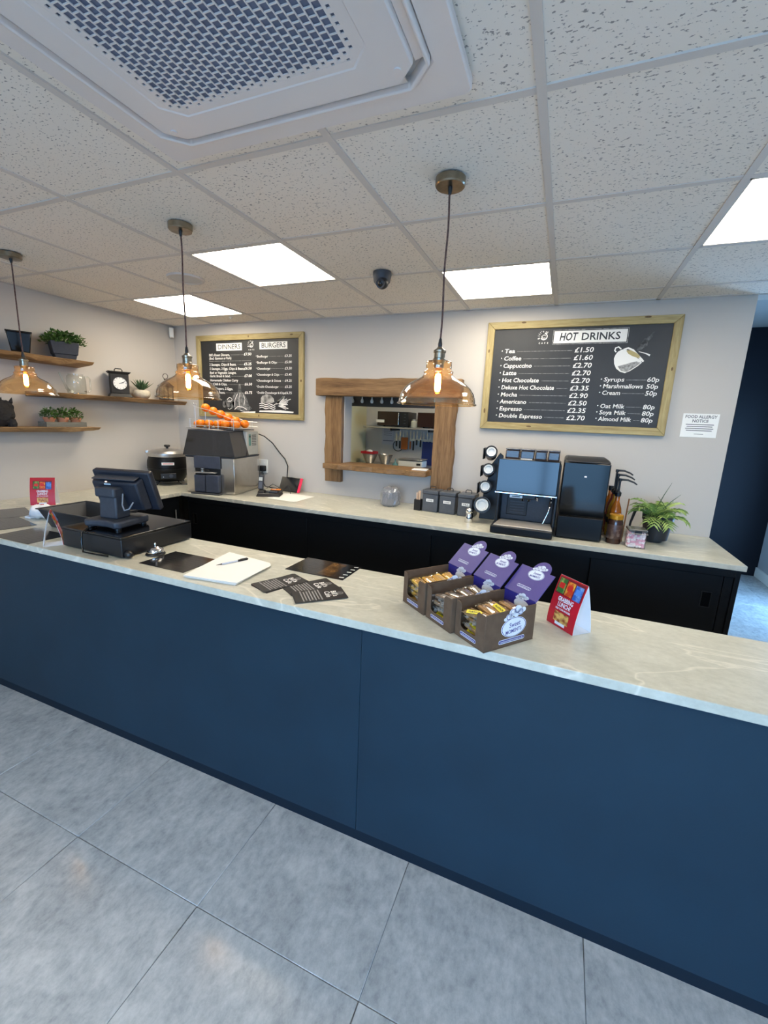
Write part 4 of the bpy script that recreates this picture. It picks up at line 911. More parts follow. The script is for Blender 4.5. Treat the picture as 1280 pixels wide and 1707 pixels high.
# coffee machine
t = thing('coffee_machine', 'black bean-to-cup coffee machine with a large glossy touch screen', 'coffee machine', (-.03, 2.33, WT))
obj('back_body', MB().box(-.175, .185, -.06, .25, .004, .44), M_black, t, bev=.006)
obj('side_cheek', MB().box(.172, .19, -.17, -.061, .02, .44), M_black, t, bev=.004); obj('side_cheek', MB().box(-.18, -.162, -.17, -.061, .02, .25), M_black, t, bev=.004)
obj('head_body', MB().box(-.172, .172, -.19, -.0605, .255, .448), M_black, t, bev=.006)
sc_ = obj('touch_screen', MB().box(-.185, .182, -.012, .012, 0, .212), pm('screen_glass', (16, 18, 22), .09, 0, .36), t, bev=.006, loc=(0, -.215, .252), rot=(R(-3.5), 0, 0))
obj('screen_edge', MB().box(-.186, .183, -.0135, .0125, -.006, -.001), M_chrome, sc_)
obj('back_panel', MB().box(-.158, .168, -.075, -.061, .05, .25), M_dgrey, t, bev=.003)
obj('outlet_panel', MB().box(-.12, .01, -.083, -.0755, .085, .205), M_black, t, bev=.004)
for k in range(5): obj('panel_rib', MB().box(-.10, -.01, -.0855, -.0835, .10+k*.018, .108+k*.018), M_dgrey, t)
obj('spout_block', MB().box(-.06, .06, -.16, -.08, .21, .252), M_black, t, bev=.005)
for x in (-.02, .02): obj('spout', MB().lathe([(.006, .19), (.009, .192), (.011, .21), (0, .21)], 14, T(x, -.13, 0)), M_chrome, t, smooth=40)
p = obj('name_plate', MB().box(-.10, -.02, -.1635, -.1605, .212, .232), M_steel, t, bev=.002)
obj('lettering', MB().box(-.085, -.035, -.1642, -.1637, .219, .225), M_dgrey, p)
obj('water_tap', MB().box(.065, .078, -.166, -.15, .205, .228), M_chrome, t, bev=.003)
obj('steam_wand', MB().tube([(.15, -.17, .235), (.155, -.185, .21), (.145, -.20, .15), (.12, -.215, .075)], [.006, .006, .005, .004], 10), M_chrome, t, smooth=60)
obj('wand_grip', MB().tube([(.152, -.18, .215), (.149, -.193, .18)], .009, 10), M_black, t)
dt = obj('drip_tray', MB().box(-.185, .185, -.325, -.1, .002, .052), M_black, t, bev=.008)
obj('tray_plate', MB().prism([(-.168, -.318), (.18, -.318), (.178, -.28), (.165, -.12), (-.15, -.12), (-.165, -.28)], .0525, .058), pm('satin_steel', (226, 216, 204), .3, .6), dt, bev=.002)
M_hop = glassy('smoked_hopper', (112, 104, 104), 1.8, .05, .18, (130, 110, 108))
for k, (x0, x1) in enumerate(((-.155, -.068), (-.062, .022), (.028, .098), (.104, .172))):
    h = obj('bean_hopper', MB().box(x0, x1, -.13, .05, .449, .515), M_hop, t, bev=.006)
    obj('hopper_lid', MB().box(x0-.001, x1+.001, -.132, .052, .516, .524), M_hop, h, bev=.003)
    obj('beans', MB().box(x0+.006, x1-.006, -.122, .044, .452, (.49, .49, .475, .482)[k]), mottled('beans_%d' % k, ((148, 110, 96), (190, 170, 150), (58, 40, 32), (34, 28, 28))[k], ((170, 132, 118), (206, 188, 170), (80, 56, 44), (48, 40, 38))[k], 80, .8), h)
obj('hopper_tag', MB().box(-.058, .012, -.134, -.1325, .45, .466), M_white, t)
for x in (-.15, .155):
    for y in (-.04, .22): obj('foot', MB().cyl(.016, 0, .005, 12, T(x, y, 0)), M_black, t)

# milk fridge
t = thing('milk_fridge', 'tall narrow glossy black milk fridge beside the coffee machine', 'fridge', (.293, 2.28, WT))
obj('cabinet', MB().box(-.122, .132, -.14, .18, .004, .47), M_black, t, bev=.006)
obj('top_cap', MB().frustum((-.124, .134, -.17, .182), (-.112, .12, -.14, .17), .471, .492), pm('cap_black', (40, 40, 42), .35), t, bev=.008)
d = obj('door', MB().box(-.122, .132, -.172, -.142, .145, .470), pm('fridge_glass', (7, 8, 10), .08, 0, .38), t, bev=.006)
obj('lower_panel', MB().box(-.122, .132, -.172, -.142, .006, .143), pm('fridge_black', (9, 10, 12), .4, 0, .25), t, bev=.006)
obj('temperature_display', MB().box(-.002, .01, -.1745, -.1725, .385, .392), pm('display_glow', (220, 230, 255), .5, emit=1.2), d)

# syrups
def bottle(x, y, lab, liquid, lab_col, pump, h=.30, r=.034):
    t = thing('syrup_bottle', lab, 'bottle', (x, y, WT), rz=random.uniform(-4, 4), group='syrup bottles beside the milk fridge')
    obj('bottle', MB().lathe([(0, 0), (r, 0), (r+.001, .004), (r, .165), (r*.86, .195), (.014, .235), (.0135, .27), (0, .27)], 24), mottled('syrup_%s' % '_'.join(map(str, liquid)), liquid, tuple(int(c*.8) for c in liquid), 12, .12), t, smooth=50)
    obj('label', MB().lathe([(r+.0012, .04), (r+.0018, .042), (r+.0018, .135), (r+.0012, .137)], 24), pm('label_%s' % '_'.join(map(str, lab_col)), lab_col, .5), t, smooth=30)
    obj('label_band', MB().lathe([(r+.002, .085), (r+.0024, .086), (r+.0024, .12), (r+.002, .121)], 24), pm('label_band_dark', (50, 34, 28), .5), t, smooth=30)
    if pump:
        p = obj('pump', MB().lathe([(0, .268), (.017, .268), (.018, .29), (.012, .296), (.008, .30), (.0065, .30), (.0065, h+.06), (.010, h+.062), (.010, h+.078), (0, h+.08)], 16), M_black, t, smooth=40)
        obj('pump_nozzle', MB().tube([(0, 0, h+.072), (.04, -.004, h+.072), (.075, -.008, h+.060), (.092, -.01, h+.048)], [.007, .006, .005, .004], 8), M_black, p, smooth=60)
    else:
        obj('screw_cap', MB().cyl(.0165, .27, .30, 18), M_black, t, smooth=40)
AMB, RED, BRN, GLD = (176, 96, 24), (132, 44, 24), (74, 40, 26), (206, 140, 34)
bottle(.485, 2.545, 'amber syrup bottle with a black screw cap at the back of the bottles', AMB, (196, 130, 60), 0, r=.036)
bottle(.497, 2.46, 'syrup bottle with the highest black pump', RED, (160, 50, 36), 1, .34)
bottle(.498, 2.375, 'syrup bottle with the middle black pump', GLD, (196, 150, 50), 1, .32)
bottle(.502, 2.29, 'syrup bottle with the lowest black pump, behind the chocolate bottle', AMB, (214, 150, 44), 1, .30)
t = thing('sauce_bottle', 'squat dark chocolate sauce jar with a golden cap at the front of the bottles', 'bottle', (.497, 2.165, WT))
obj('jar', MB().lathe([(0, 0), (.04, 0), (.041, .004), (.041, .13), (.036, .145), (0, .145)], 26), pm('chocolate_sauce', (58, 36, 28), .1), t, smooth=50)
obj('cap', MB().lathe([(.036, .146), (.039, .148), (.039, .172), (.03, .178), (0, .178)], 26), pm('golden_cap', (206, 146, 40), .25, .4), t, smooth=40)
obj('label', MB().lathe([(.0412, .03), (.0416, .031), (.0416, .115), (.0412, .116)], 26), mottled('choc_label', (78, 54, 44), (150, 132, 118), 26, .4, lo=.5, hi=.7), t, smooth=30)
tag(obj('drinking_straw', MB().tube([(.545, 2.20, WT+.004), (.553, 2.20, WT+.27)], .004, 8), pm('brown_straw', (120, 76, 40), .6)), 'thin brown stick standing beside the syrup bottles', 'stick')

# marshmallow jar
t = thing('marshmallow_jar', 'square clip-lid glass jar of pink and white marshmallows', 'jar', (.607, 2.135, WT), rz=4)
b = MB(); ringprism(b, [(-.047, -.047), (.047, -.047), (.047, .047), (-.047, .047)], [(-.0445, -.0445), (.0445, -.0445), (.0445, .0445), (-.0445, .0445)], .003, .094); b.box(-.047, .047, -.047, .047, 0, .003)
obj('glass', b, glassy('jar_glass', (253, 252, 252), .7, .03), t)
obj('lid', MB().box(-.049, .049, -.049, .049, .096, .112), pm('lid_smoke', (96, 96, 92), .2), t, bev=.006)
obj('clip', MB().box(-.018, .018, -.055, -.0495, .082, .108), M_black, t, bev=.003)
obj('clip_wire', MB().tube([(-.05, -.02, .09), (-.052, -.045, .085), (-.02, -.054, .088), (.02, -.054, .088), (.052, -.045, .085), (.05, -.02, .09)], .002, 6), M_steel, t)
M_pk = pm('marshmallow_pink', (240, 190, 204), .8); M_wh = pm('marshmallow_white', (246, 240, 240), .8)
rn = random.Random(9); bp_, bw_ = MB(), MB()
for ix in range(6):
    for iy in range(6):
        for iz in range(7):
            if 0 < ix < 5 and 0 < iy < 5 and iz < 6: continue
            tgt = bp_ if rn.random() < .4 else bw_
            tgt.box(-.0066, .0066, -.0066, .0066, -.006, .006, T(-.0365+.0146*ix, -.0365+.0146*iy, .011+.0122*iz) @ Euler((rn.uniform(-1, 1), rn.uniform(-1, 1), rn.uniform(-1, 1))).to_matrix().to_4x4())
o = obj('marshmallows_pink', bp_, M_pk, stuff=True, loc=(.607, 2.135, WT)); tag(o, 'pink marshmallows filling the square glass jar', 'marshmallows')
o = obj('marshmallows_white', bw_, M_wh, stuff=True, loc=(.607, 2.135, WT)); tag(o, 'white marshmallows filling the square glass jar', 'marshmallows')

# potted palm
t = thing('potted_palm', 'green parlour palm in a black pot on the back worktop', 'plant', (.735, 2.345, WT))
obj('pot', MB().lathe([(0, 0), (.047, 0), (.05, .003), (.070, .135), (.075, .135), (.076, .15), (.069, .15), (.066, .13), (0, .13)], 36), pm('pot_black', (36, 40, 46), .4), t, smooth=40)
obj('soil', MB().cyl(.065, .128, .134, 24), M_black, t)
obj('outer_pot', MB().lathe([(.078, .165), (.082, .165), (.088, .20), (.085, .20), (.066, .05), (.062, .05)], 36, T(.012, .012, -.035)), pm('pot_black', (36, 40, 46), .4), t, smooth=40)
rn = random.Random(21)
for k in range(24):
    a = R(k*137.5+rn.uniform(-15, 15)); el = rn.uniform(.85, 1.5); L_ = rn.uniform(.11, .18)
    if k % 5 == 0: el = rn.uniform(.45, .7)
    pts = []; 
    for i in range(9):
        s = i/8; e = el-1.3*s*s; prev = pts[-1] if pts else Vector((.02*math.cos(a), .02*math.sin(a), .132))
        pts.append(prev + Vector((math.cos(a)*math.cos(e), math.sin(a)*math.cos(e), math.sin(e)))*(L_/8) if pts else prev)
    b = MB().tube(pts, [.0018-.0012*i/8 for i in range(9)], 5)
    for i in range(2, 9):
        tng = (pts[i]-pts[i-1]).normalized(); side = tng.cross(Vector((0, 0, 1))).normalized(); up = side.cross(tng)
        for s in (-1, 1):
            ll = .075*(1-.45*abs(i-4.5)/4.5)*rn.uniform(.8, 1.1); d = (side*s*.75+tng*.75-up*.12).normalized()
            p0 = pts[i]; w_ = tng*.0085
            tip = p0+d*ll-Vector((0, 0, ll*.18)); mid = p0+d*ll*.5
            b.add([p0-w_*.6, p0+w_*.6, mid+w_+up*.002, tip, mid-w_+up*.002], [(0, 1, 2, 3, 4)])
    obj('frond', b, M_palm, t)
for k, (dx, dy, dz) in enumerate(((.06, 0, .17), (.09, .02, .10), (-.06, 0, .08))):
    obj('spear', MB().tube([(.03*k-.01, 0, .20), (.03*k-.01+dx*.5, dy*.5, .20+dz*.55), (.03*k-.01+dx, dy, .20+dz)], [.003, .0022, .0008], 6), M_green2, t)
tag(obj('palm_tool', MB().tube([(.605, 2.40, WT+.03), (.612, 2.42, WT+.09), (.632, 2.45, WT+.16), (.655, 2.47, WT+.20)], [.006, .007, .009, .002], 8), M_black, smooth=60), 'black handled milk frother leaning behind the marshmallow jar', 'utensil')

# ================================================================== on the serving counter
M_lam = pm('laminated_black', (26, 26, 28), .12, 0, .5)
M_lam2 = pm('flyer_black', (30, 30, 33), .28, 0, .5)
M_fade = pm('menu_print', (150, 148, 146), .5)
def menu(x, y, rz, w, h, lab, seed, name='laminated_menu', z=WT+.0004, photo=False):
    t = thing(name, lab, 'menu', (x, y, z), rz)
    obj('sheet', MB().box(-w/2, w/2, -h/2, h/2, 0, .0016), M_lam, t, bev=.0004, seg=1)
    rn = random.Random(seed); ms = []
    for k in range(7):
        for cx in (-.22, .22):
            if photo and cx > 0: continue
            yy = h*(.36-.11*k); wd = w*rn.uniform(.22, .38)
            ms.append(line(cx*w-wd/2, yy, cx*w+wd/2, yy, .0028))
    obj('print', join(*ms), pm('menu_print_dim', (64, 63, 64), .15), t, loc=(0, 0, .00175))
    if photo:
        obj('food_photo', MB().box(.02*w, .26*w, -h*.42, h*.42, .0017, .0019), mottled('toast_photo', (40, 28, 18), (104, 74, 40), 22, .12), t)
        obj('price_marks', join(*[line(.40*w, h*(.38-.19*k), .47*w, h*(.38-.19*k)+.004, .007) for k in range(5)]), M_chalk, t, loc=(0, 0, .00195))
    return t
menu(-1.403, .687, 0, .262, .200, 'glossy black laminated menu lying between the bell and the white papers', 1)
menu(-.785, .925, 0, .290, .190, 'glossy black menu with a brown food picture at the rear worktop edge', 2, photo=True)
menu(-2.372, .628, 0, .300, .200, 'glossy black menu lying before the black tub by the counter edge', 3)
menu(-2.745, .700, -12, .297, .210, 'glossy black menu lying before the white crumpled cloth', 4)
menu(-3.02, .860, -20, .297, .210, 'glossy black menu lying deepest in the left corner of the worktop', 5)

# folded paper pile, pen
t = thing('paper_pile', 'pile of white paper sheets with a pen on top', 'paper', (-1.133, .72, WT+.0003))
rn = random.Random(6); P0 = [(-1.23, .553), (-.988, .582), (-1.018, .842), (-1.285, .886)]
for k in range(7):
    q = [(x+1.133+rn.uniform(-.006, .006), y-.72+rn.uniform(-.006, .006)) for x, y in P0]
    if k == 6: q.insert(2, (q[1][0]-.01, q[2][1]-.03))
    obj('sheet', MB().prism(q, .0016*k, .0016*k+.0012), M_paper, t)
t = thing('ballpoint_pen', 'clear ballpoint pen with a black cap on the white paper pile', 'pen', (-1.188, .705, WT+.0163), rz=math.degrees(math.atan2(.123, .052)))
obj('barrel', MB().tube([(0, 0, 0), (.014, 0, 0), (.016, 0, 0), (.09, 0, 0)], [.0008, .003, .004, .004], 8), pm('pen_clear', (196, 198, 206), .2), t, smooth=60)
obj('cap', MB().tube([(.088, 0, 0), (.092, 0, 0), (.134, 0, 0), (.138, 0, 0)], [.0045, .005, .005, .003], 10), M_black, t, smooth=60); obj('tip', MB().tube([(-.012, 0, 0), (.014, 0, 0)], [.0006, .003], 8), M_black, t)
obj('clip', MB().box(.1, .134, -.001, .001, .0048, .0062), M_black, t)

# flyers
def flyer(x, y, rz, lab, z, n=1):
    t = thing('flyer', lab, 'flyer', (x, y, WT+z), rz, group='small black cafe flyers')
    for k in range(n): obj('sheet', MB().box(-.056, .056, -.1, .1, .0009*k, .0009*k+.0007, RZ(-3*k)), M_lam2, t)
    zt = .0009*(n-1)+.0008
    obj('lettering', letters([("Bill's", .030, 0, .048, 'CENTER', .015), ('Cafe', .030, 0, .022, 'CENTER', .015)]), M_chalk, t, loc=(.004, 0, zt), rot=(0, 0, R(-3*(n-1))))
    obj('emblem', join(ring(.010, .0125, 0, 360, 16, (.004, .080)), ring(.004, .006, 0, 360, 12, (.004, .080))), M_fade, t, loc=(0, 0, zt), rot=(0, 0, R(-3*(n-1))))
    ms = [line(-.05+.006*(k % 3), .002-.0115*k, .05-.008*(k % 2), .002-.0115*k, .0045) for k in range(7)]
    obj('print', join(*ms), M_fade, t, loc=(0, 0, zt), rot=(0, 0, R(-3*(n-1))))
    return t
flyer(-.850, .684, -20, 'black flyers stacked nearest the white papers', .0004, 3)
flyer(-.722, .705, -31, 'black flyer lying under the flyer nearest the counter edge', .0004, 2)
flyer(-.645, .648, -47, 'topmost black flyer of the fan, nearest the snack boxes', .0036, 1)

# bell
t = thing('service_bell', 'chrome service bell on a black base beside the till', 'bell', (-1.578, .712, WT))
obj('base', MB().lathe([(0, 0), (.042, 0), (.0435, .004), (.040, .010), (0, .011)], 36), M_black, t, smooth=40)
obj('dome', MB().lathe([(.0365, .0125), (.0375, .014), (.0345, .025), (.026, .034), (.014, .0395), (0, .041)], 36), M_chrome, t, smooth=60)
obj('button', MB().lathe([(0, .04), (.0035, .04), (.0035, .048), (.0055, .049), (.0055, .053), (.003, .057), (0, .058)], 16), M_chrome, t, smooth=50)

# till
t = thing('cash_drawer', 'glossy black cash drawer under the till on the serving worktop', 'cash drawer', (-1.845, .79, WT))
obj('drawer_body', MB().box(-.205, .205, -.2, .2, .006, .09), M_black, t, bev=.003)
obj('top_plate', MB().box(-.206, .206, -.201, .201, .091, .101), M_blackg, t, bev=.003)
obj('drawer_front', MB().box(-.2, .2, .2005, .206, .01, .088), M_black, t, bev=.002)
obj('lock', MB().cyl(.012, .206, .21, 16, T(.12, .0, .05) @ RX(-90) @ T(0, 0, 0)), M_steel, t)
for x in (-.18, .18):
    for y in (-.175, .175): obj('foot', MB().cyl(.012, 0, .0065, 12, T(x, y, 0)), M_black, t)
t = thing('pos_terminal', 'dark grey till terminal seen from behind on the cash drawer', 'till', (-1.855, .735, WT+.1015), rz=8)
b = MB().prism([(-.105, -.085), (-.085, -.105), (-.03, -.088), (.03, -.088), (.085, -.105), (.105, -.085), (.105, .09), (.085, .11), (-.085, .11), (-.105, .09)], .010, .044)
obj('base', b, M_dgrey, t, bev=.010, seg=3)
for x in (-.08, .08):
    for y in (-.075, .08): obj('foot', MB().cyl(.014, 0, .0105, 14, T(x, y, 0)), M_black, t)
obj('neck', MB().frustum((-.052, .052, -.05, .035), (-.048, .048, -.045, .03), .044, .185), M_dgrey, t, bev=.008)
obj('neck_collar', MB().box(-.058, .058, -.062, .04, .150, .198), M_dgrey, t, bev=.010, seg=3)
hd = obj('screen_housing', MB().box(-.155, .155, -.016, .016, -.105, .105), mottled('till_grey', (31, 35, 45), (37, 41, 51), 60, .42), t, bev=.008, loc=(.030, .055, .178), rot=(R(20), 0, R(5)))
obj('back_housing', MB().frustum((-.150, .118, -.095, .078), (-.138, .100, -.085, .062), .016, .058, RX(90)), MATS['till_grey'], hd, bev=.008)
obj('vent_lip', MB().box(-.128, .102, -.060, -.0165, .079, .084), M_dgrey, hd, bev=.002)
obj('screen_glass', MB().box(-.145, .145, .0162, .0175, -.095, .095), M_blackg, hd)
obj('maker_plate', MB().box(-.070, -.035, -.0592, -.0575, .050, .058), pm('plate_pale', (196, 214, 220), .4), hd)
obj('status_light', MB().box(-.058, -.050, -.0615, -.057, .066, .070), pm('status_led', (255, 220, 190), .4, emit=2), hd)
obj('screw', MB().cyl(.004, 0, .002, 10, T(.085, -.056, -.045) @ RX(90)), M_black, hd)
obj('cable_loop', MB().tube([(.058, -.01, .165), (.075, -.035, .115), (.095, -.045, .092), (.118, -.04, .10), (.125, -.02, .13)], .0035, 8), pm('cable_grey', (130, 136, 144), .5), t, smooth=60)
t = thing('till_dongle', 'small round black puck beside the bell at the drawer front', 'puck', (-1.628, .612, WT+.001))
obj('puck', MB().sphere((0, 0, .018), .018, 18, 10, (1.2, 1, 1)), M_black, t, smooth=60)
tag(obj('till_cable', MB().tube([(-1.90, .66, WT+.106), (-1.885, .60, WT+.108), (-1.88, .575, WT+.098), (-1.885, .572, WT+.05), (-1.87, .565, WT+.006), (-1.80, .57, WT+.005), (-1.72, .578, WT+.005)], .004, 8), M_blackg, smooth=60), 'thin black cable hanging over the cash drawer edge', 'cable')

# black tub, cloth
t = thing('plastic_tub', 'black tapered plastic tub behind the till', 'tub', (-2.292, .885, WT))
b = MB(); bo, to = (-.18, .18, -.10, .10), (-.225, .225, -.135, .135); bi, ti = (-.174, .174, -.094, .094), (-.219, .219, -.129, .129)
q = lambda r, z: [(r[0], r[2], z), (r[1], r[2], z), (r[1], r[3], z), (r[0], r[3], z)]
vs = q(bo, 0)+q(to, .105)+q(ti, .105)+q(bi, .005); fs = [(3, 2, 1, 0), (12, 13, 14, 15)]
for k in range(3): fs += [(4*k+i, 4*k+(i+1) % 4, 4*k+4+(i+1) % 4, 4*k+4+i) for i in range(4)]
b.add(vs, fs); M_tub = pm('tub_charcoal', (46, 48, 52), .4); obj('tub_body', b, M_tub, t, bev=.004)
b = MB(); ringprism(b, [(-.232, -.142), (.232, -.142), (.232, .142), (-.232, .142)], [(-.220, -.130), (.220, -.130), (.220, .130), (-.220, .130)], .104, .110); obj('rim', b, M_tub, t, bev=.002)
obj('grip_recess', MB().box(-.16, -.07, -.128, -.118, .07, .085), M_black, t, bev=.003)
t = thing('white_cloth', 'crumpled white cloth bundle beside the black tub', 'cloth', (-2.73, .895, WT))
b = MB().sphere((0, 0, .040), .075, 28, 14, (1.15, .8, .55)); rn = random.Random(31)
b.v = [(x+.006*math.sin(z*90+y*60), y+.005*math.sin(x*60), max(.0005, z+.006*math.sin(x*110+y*70)+rn.uniform(-.003, .003))) for x, y, z in b.v]
obj('bundle', b, mottled('white_fabric', (226, 228, 232), (240, 240, 240), 30, .9), t, smooth=70)
obj('tail', MB().prism(wavy(-.085, -.03, -.012, .03, .005, .004, seed=3), .001, .012), MATS['white_fabric'], t, bev=.003, loc=(0, -.045, 0))

# red tent cards
M_red = mottled('card_red', (186, 24, 40), (200, 32, 46), 9, .35)
M_card = pm('card_white', (236, 238, 242), .5)
def tent(x, y, rz, lab, w=.120, h=.168, d=.078):
    t = thing('tent_card', lab, 'table card', (x, y, WT+.0003), rz, group='red lunch offer cards')
    n = 10; fr = [(d*.52*(i/n)**1.7, h*i/n) for i in range(n+1)]      # front face, curving back to the ridge
    def sheet(pts, th, ins=0, ww=w):
        b = MB(); vs = []
        for y_, z_ in pts: vs += [(-ww/2, y_+ins, z_), (ww/2, y_+ins, z_)]
        m = len(vs); vs += [(a, b_+th, c) for a, b_, c in vs]
        fs = []
        for i in range(len(pts)-1): fs += [(2*i, 2*i+1, 2*i+3, 2*i+2), (m+2*i, m+2*i+2, m+2*i+3, m+2*i+1), (2*i, 2*i+2, m+2*i+2, m+2*i), (2*i+1, m+2*i+1, m+2*i+3, 2*i+3)]
        fs += [(0, m, m+1, 1), (2*n_(pts), 2*n_(pts)+1, m+2*n_(pts)+1, m+2*n_(pts))]
        return b.add(vs, fs)
    n_ = lambda p: len(p)-1
    obj('front_panel', sheet(fr, .0006), M_red, t, smooth=60)
    obj('lining', sheet(fr, .0012, .0008), M_card, t, smooth=60)
    bk = [(d-(d-d*.52)*(i/n)**1.3, h*i/n) for i in range(n+1)]
    obj('back_panel', sheet(bk, .0014), M_card, t, smooth=60)
    obj('floor_flap', MB().box(-w/2, w/2, .003, d-.002, .0002, .0012), M_card, t)
    def on(u, v, off):      # a point of the curved face
        s = v/h; return (u, d*.52*s**1.7-off, v)
    def patch(u0, u1, v0, v1, off, name, mat, k=5):
        b = MB(); vs = []
        for i in range(k+1):
            v = v0+(v1-v0)*i/k; vs += [on(u0, v, off), on(u1, v, off)]
        obj(name, b.add(vs, [(2*i, 2*i+1, 2*i+3, 2*i+2) for i in range(k)]), mat, t)
    patch(-.056, .056, .108, .164, .0006, 'band', pm('card_maroon', (120, 20, 34), .4))
    for k, (u, c, c2) in enumerate(((-.036, (52, 110, 48), (196, 206, 96)), (.0, (214, 70, 30), (240, 200, 70)), (.036, (40, 92, 176), (150, 190, 230)))):
        patch(u-.016, u+.016, .112-.002*k, .160-.002*k, .0012, 'crisp_packet_picture', mottled('packet_%d' % k, c, c2, 55, .35, lo=.45, hi=.75))
        patch(u-.011, u+.011, .128, .146, .0017, 'packet_emblem', pm('packet_red', (216, 44, 34), .4) if k != 2 else pm('packet_blue', (84, 140, 214), .4), 2)
    def words(items, mat, off, name):
        mb = letters(items); mb.v = [on(p[0], p[1], off) for p in mb.v]; obj(name, mb, mat, t)
    words([('GRABBING', .0205, 0, .088, 'CENTER', .03, 0, .066), ('LUNCH?', .0205, 0, .070, 'CENTER', .03, 0, .056), ('FEED YOUR HUNGER', .0085, 0, .059, 'CENTER', .03, 0, .066)], M_card, .001, 'lettering')
    patch(-.032, .032, .018, .052, .0006, 'food_picture', mottled('pizza_photo', (150, 70, 34), (232, 186, 100), 70, .4, lo=.4, hi=.6))
    patch(-.022, .022, .008, .018, .0009, 'price_flash', M_card, 2)
    return t
tent(.2095, .7885, -46.4, 'red lunch offer tent card standing beside the snack boxes')
tent(-3.115, 1.115, 40, 'red lunch offer tent card standing farthest away by the left wall', .145, .185)
tent(-2.105, .625, 145, 'lunch offer tent card seen edge-on at the drawer corner, white side showing', .082, .168, .078)

# snack display boxes
M_cb = mottled('brown_cardboard', (92, 70, 52), (102, 80, 60), 30, .75)
M_cbi = pm('cardboard_edge', (152, 118, 86), .8)
M_pur = mottled('purple_card', (74, 62, 128), (80, 68, 134), 12, .5)
M_purd = pm('purple_inside', (46, 40, 124), .5)
M_url = pm('url_band', (70, 66, 136), .5)
M_logo = pm('logo_white', (232, 236, 244), .5)
BW, BD, BH = .138, .208, .120
def oval_logo(s):
    """white oval with the box lettering and a splash above it; returns (white, print)"""
    wt = join(disc(.034*s, (0, 0), 28, 1.0, .62))
    sp = []
    for k, (x, y, r_) in enumerate(((-.016, .024, .008), (-.006, .032, .010), (.006, .036, .011), (.014, .030, .009), (.022, .033, .007), (-.024, .020, .005), (.004, .027, .008), (-.010, .026, .007))): sp.append(disc(r_*s, (x*s, y*s), 12, 1, .8))
    rg = ring(.031*s, .0325*s, 0, 360, 28); rg.v = [(x, y*.62, z) for x, y, z in rg.v]
    tx = letters([('Sweet', .015*s, .002*s, .001*s, 'CENTER', .01, 6, .030*s), ('MOMENTS', .0115*s, 0, -.0115*s, 'CENTER', .015, 6, .043*s)], .1)
    sw = join(*[ring(r_*s, (r_+.0012)*s, a, a+230, 10, (x*s, y*s)) for x, y, r_, a in ((-.006, .032, .006, 20), (.006, .036, .006, 140), (.015, .030, .005, 220), (-.016, .024, .005, 80))])
    return join(wt, *sp), join(rg, moved(tx, T(0, 0, .0002)), sw)
def band(w_, h_, txt, size):
    pts = [(w_/2*sx+h_/2*math.cos(a)*0 + (h_/2*math.cos(a)), h_/2*math.sin(a)) for sx, a0 in ((1, -90), (-1, 90)) for a in [R(a0+18*i) for i in range(11)]]
    b = MB().flat(pts); rg = MB(); inn = [(x*.985, y*.72) for x, y in pts]; n = len(pts)
    rg.add([(x, y, 0) for x, y in pts]+[(x, y, 0) for x, y in inn], [(i, (i+1) % n, n+(i+1) % n, n+i) for i in range(n)])
    return b, join(rg, letters([(txt, size, 0, -size*.36, 'CENTER', .01, 0, w_)]))
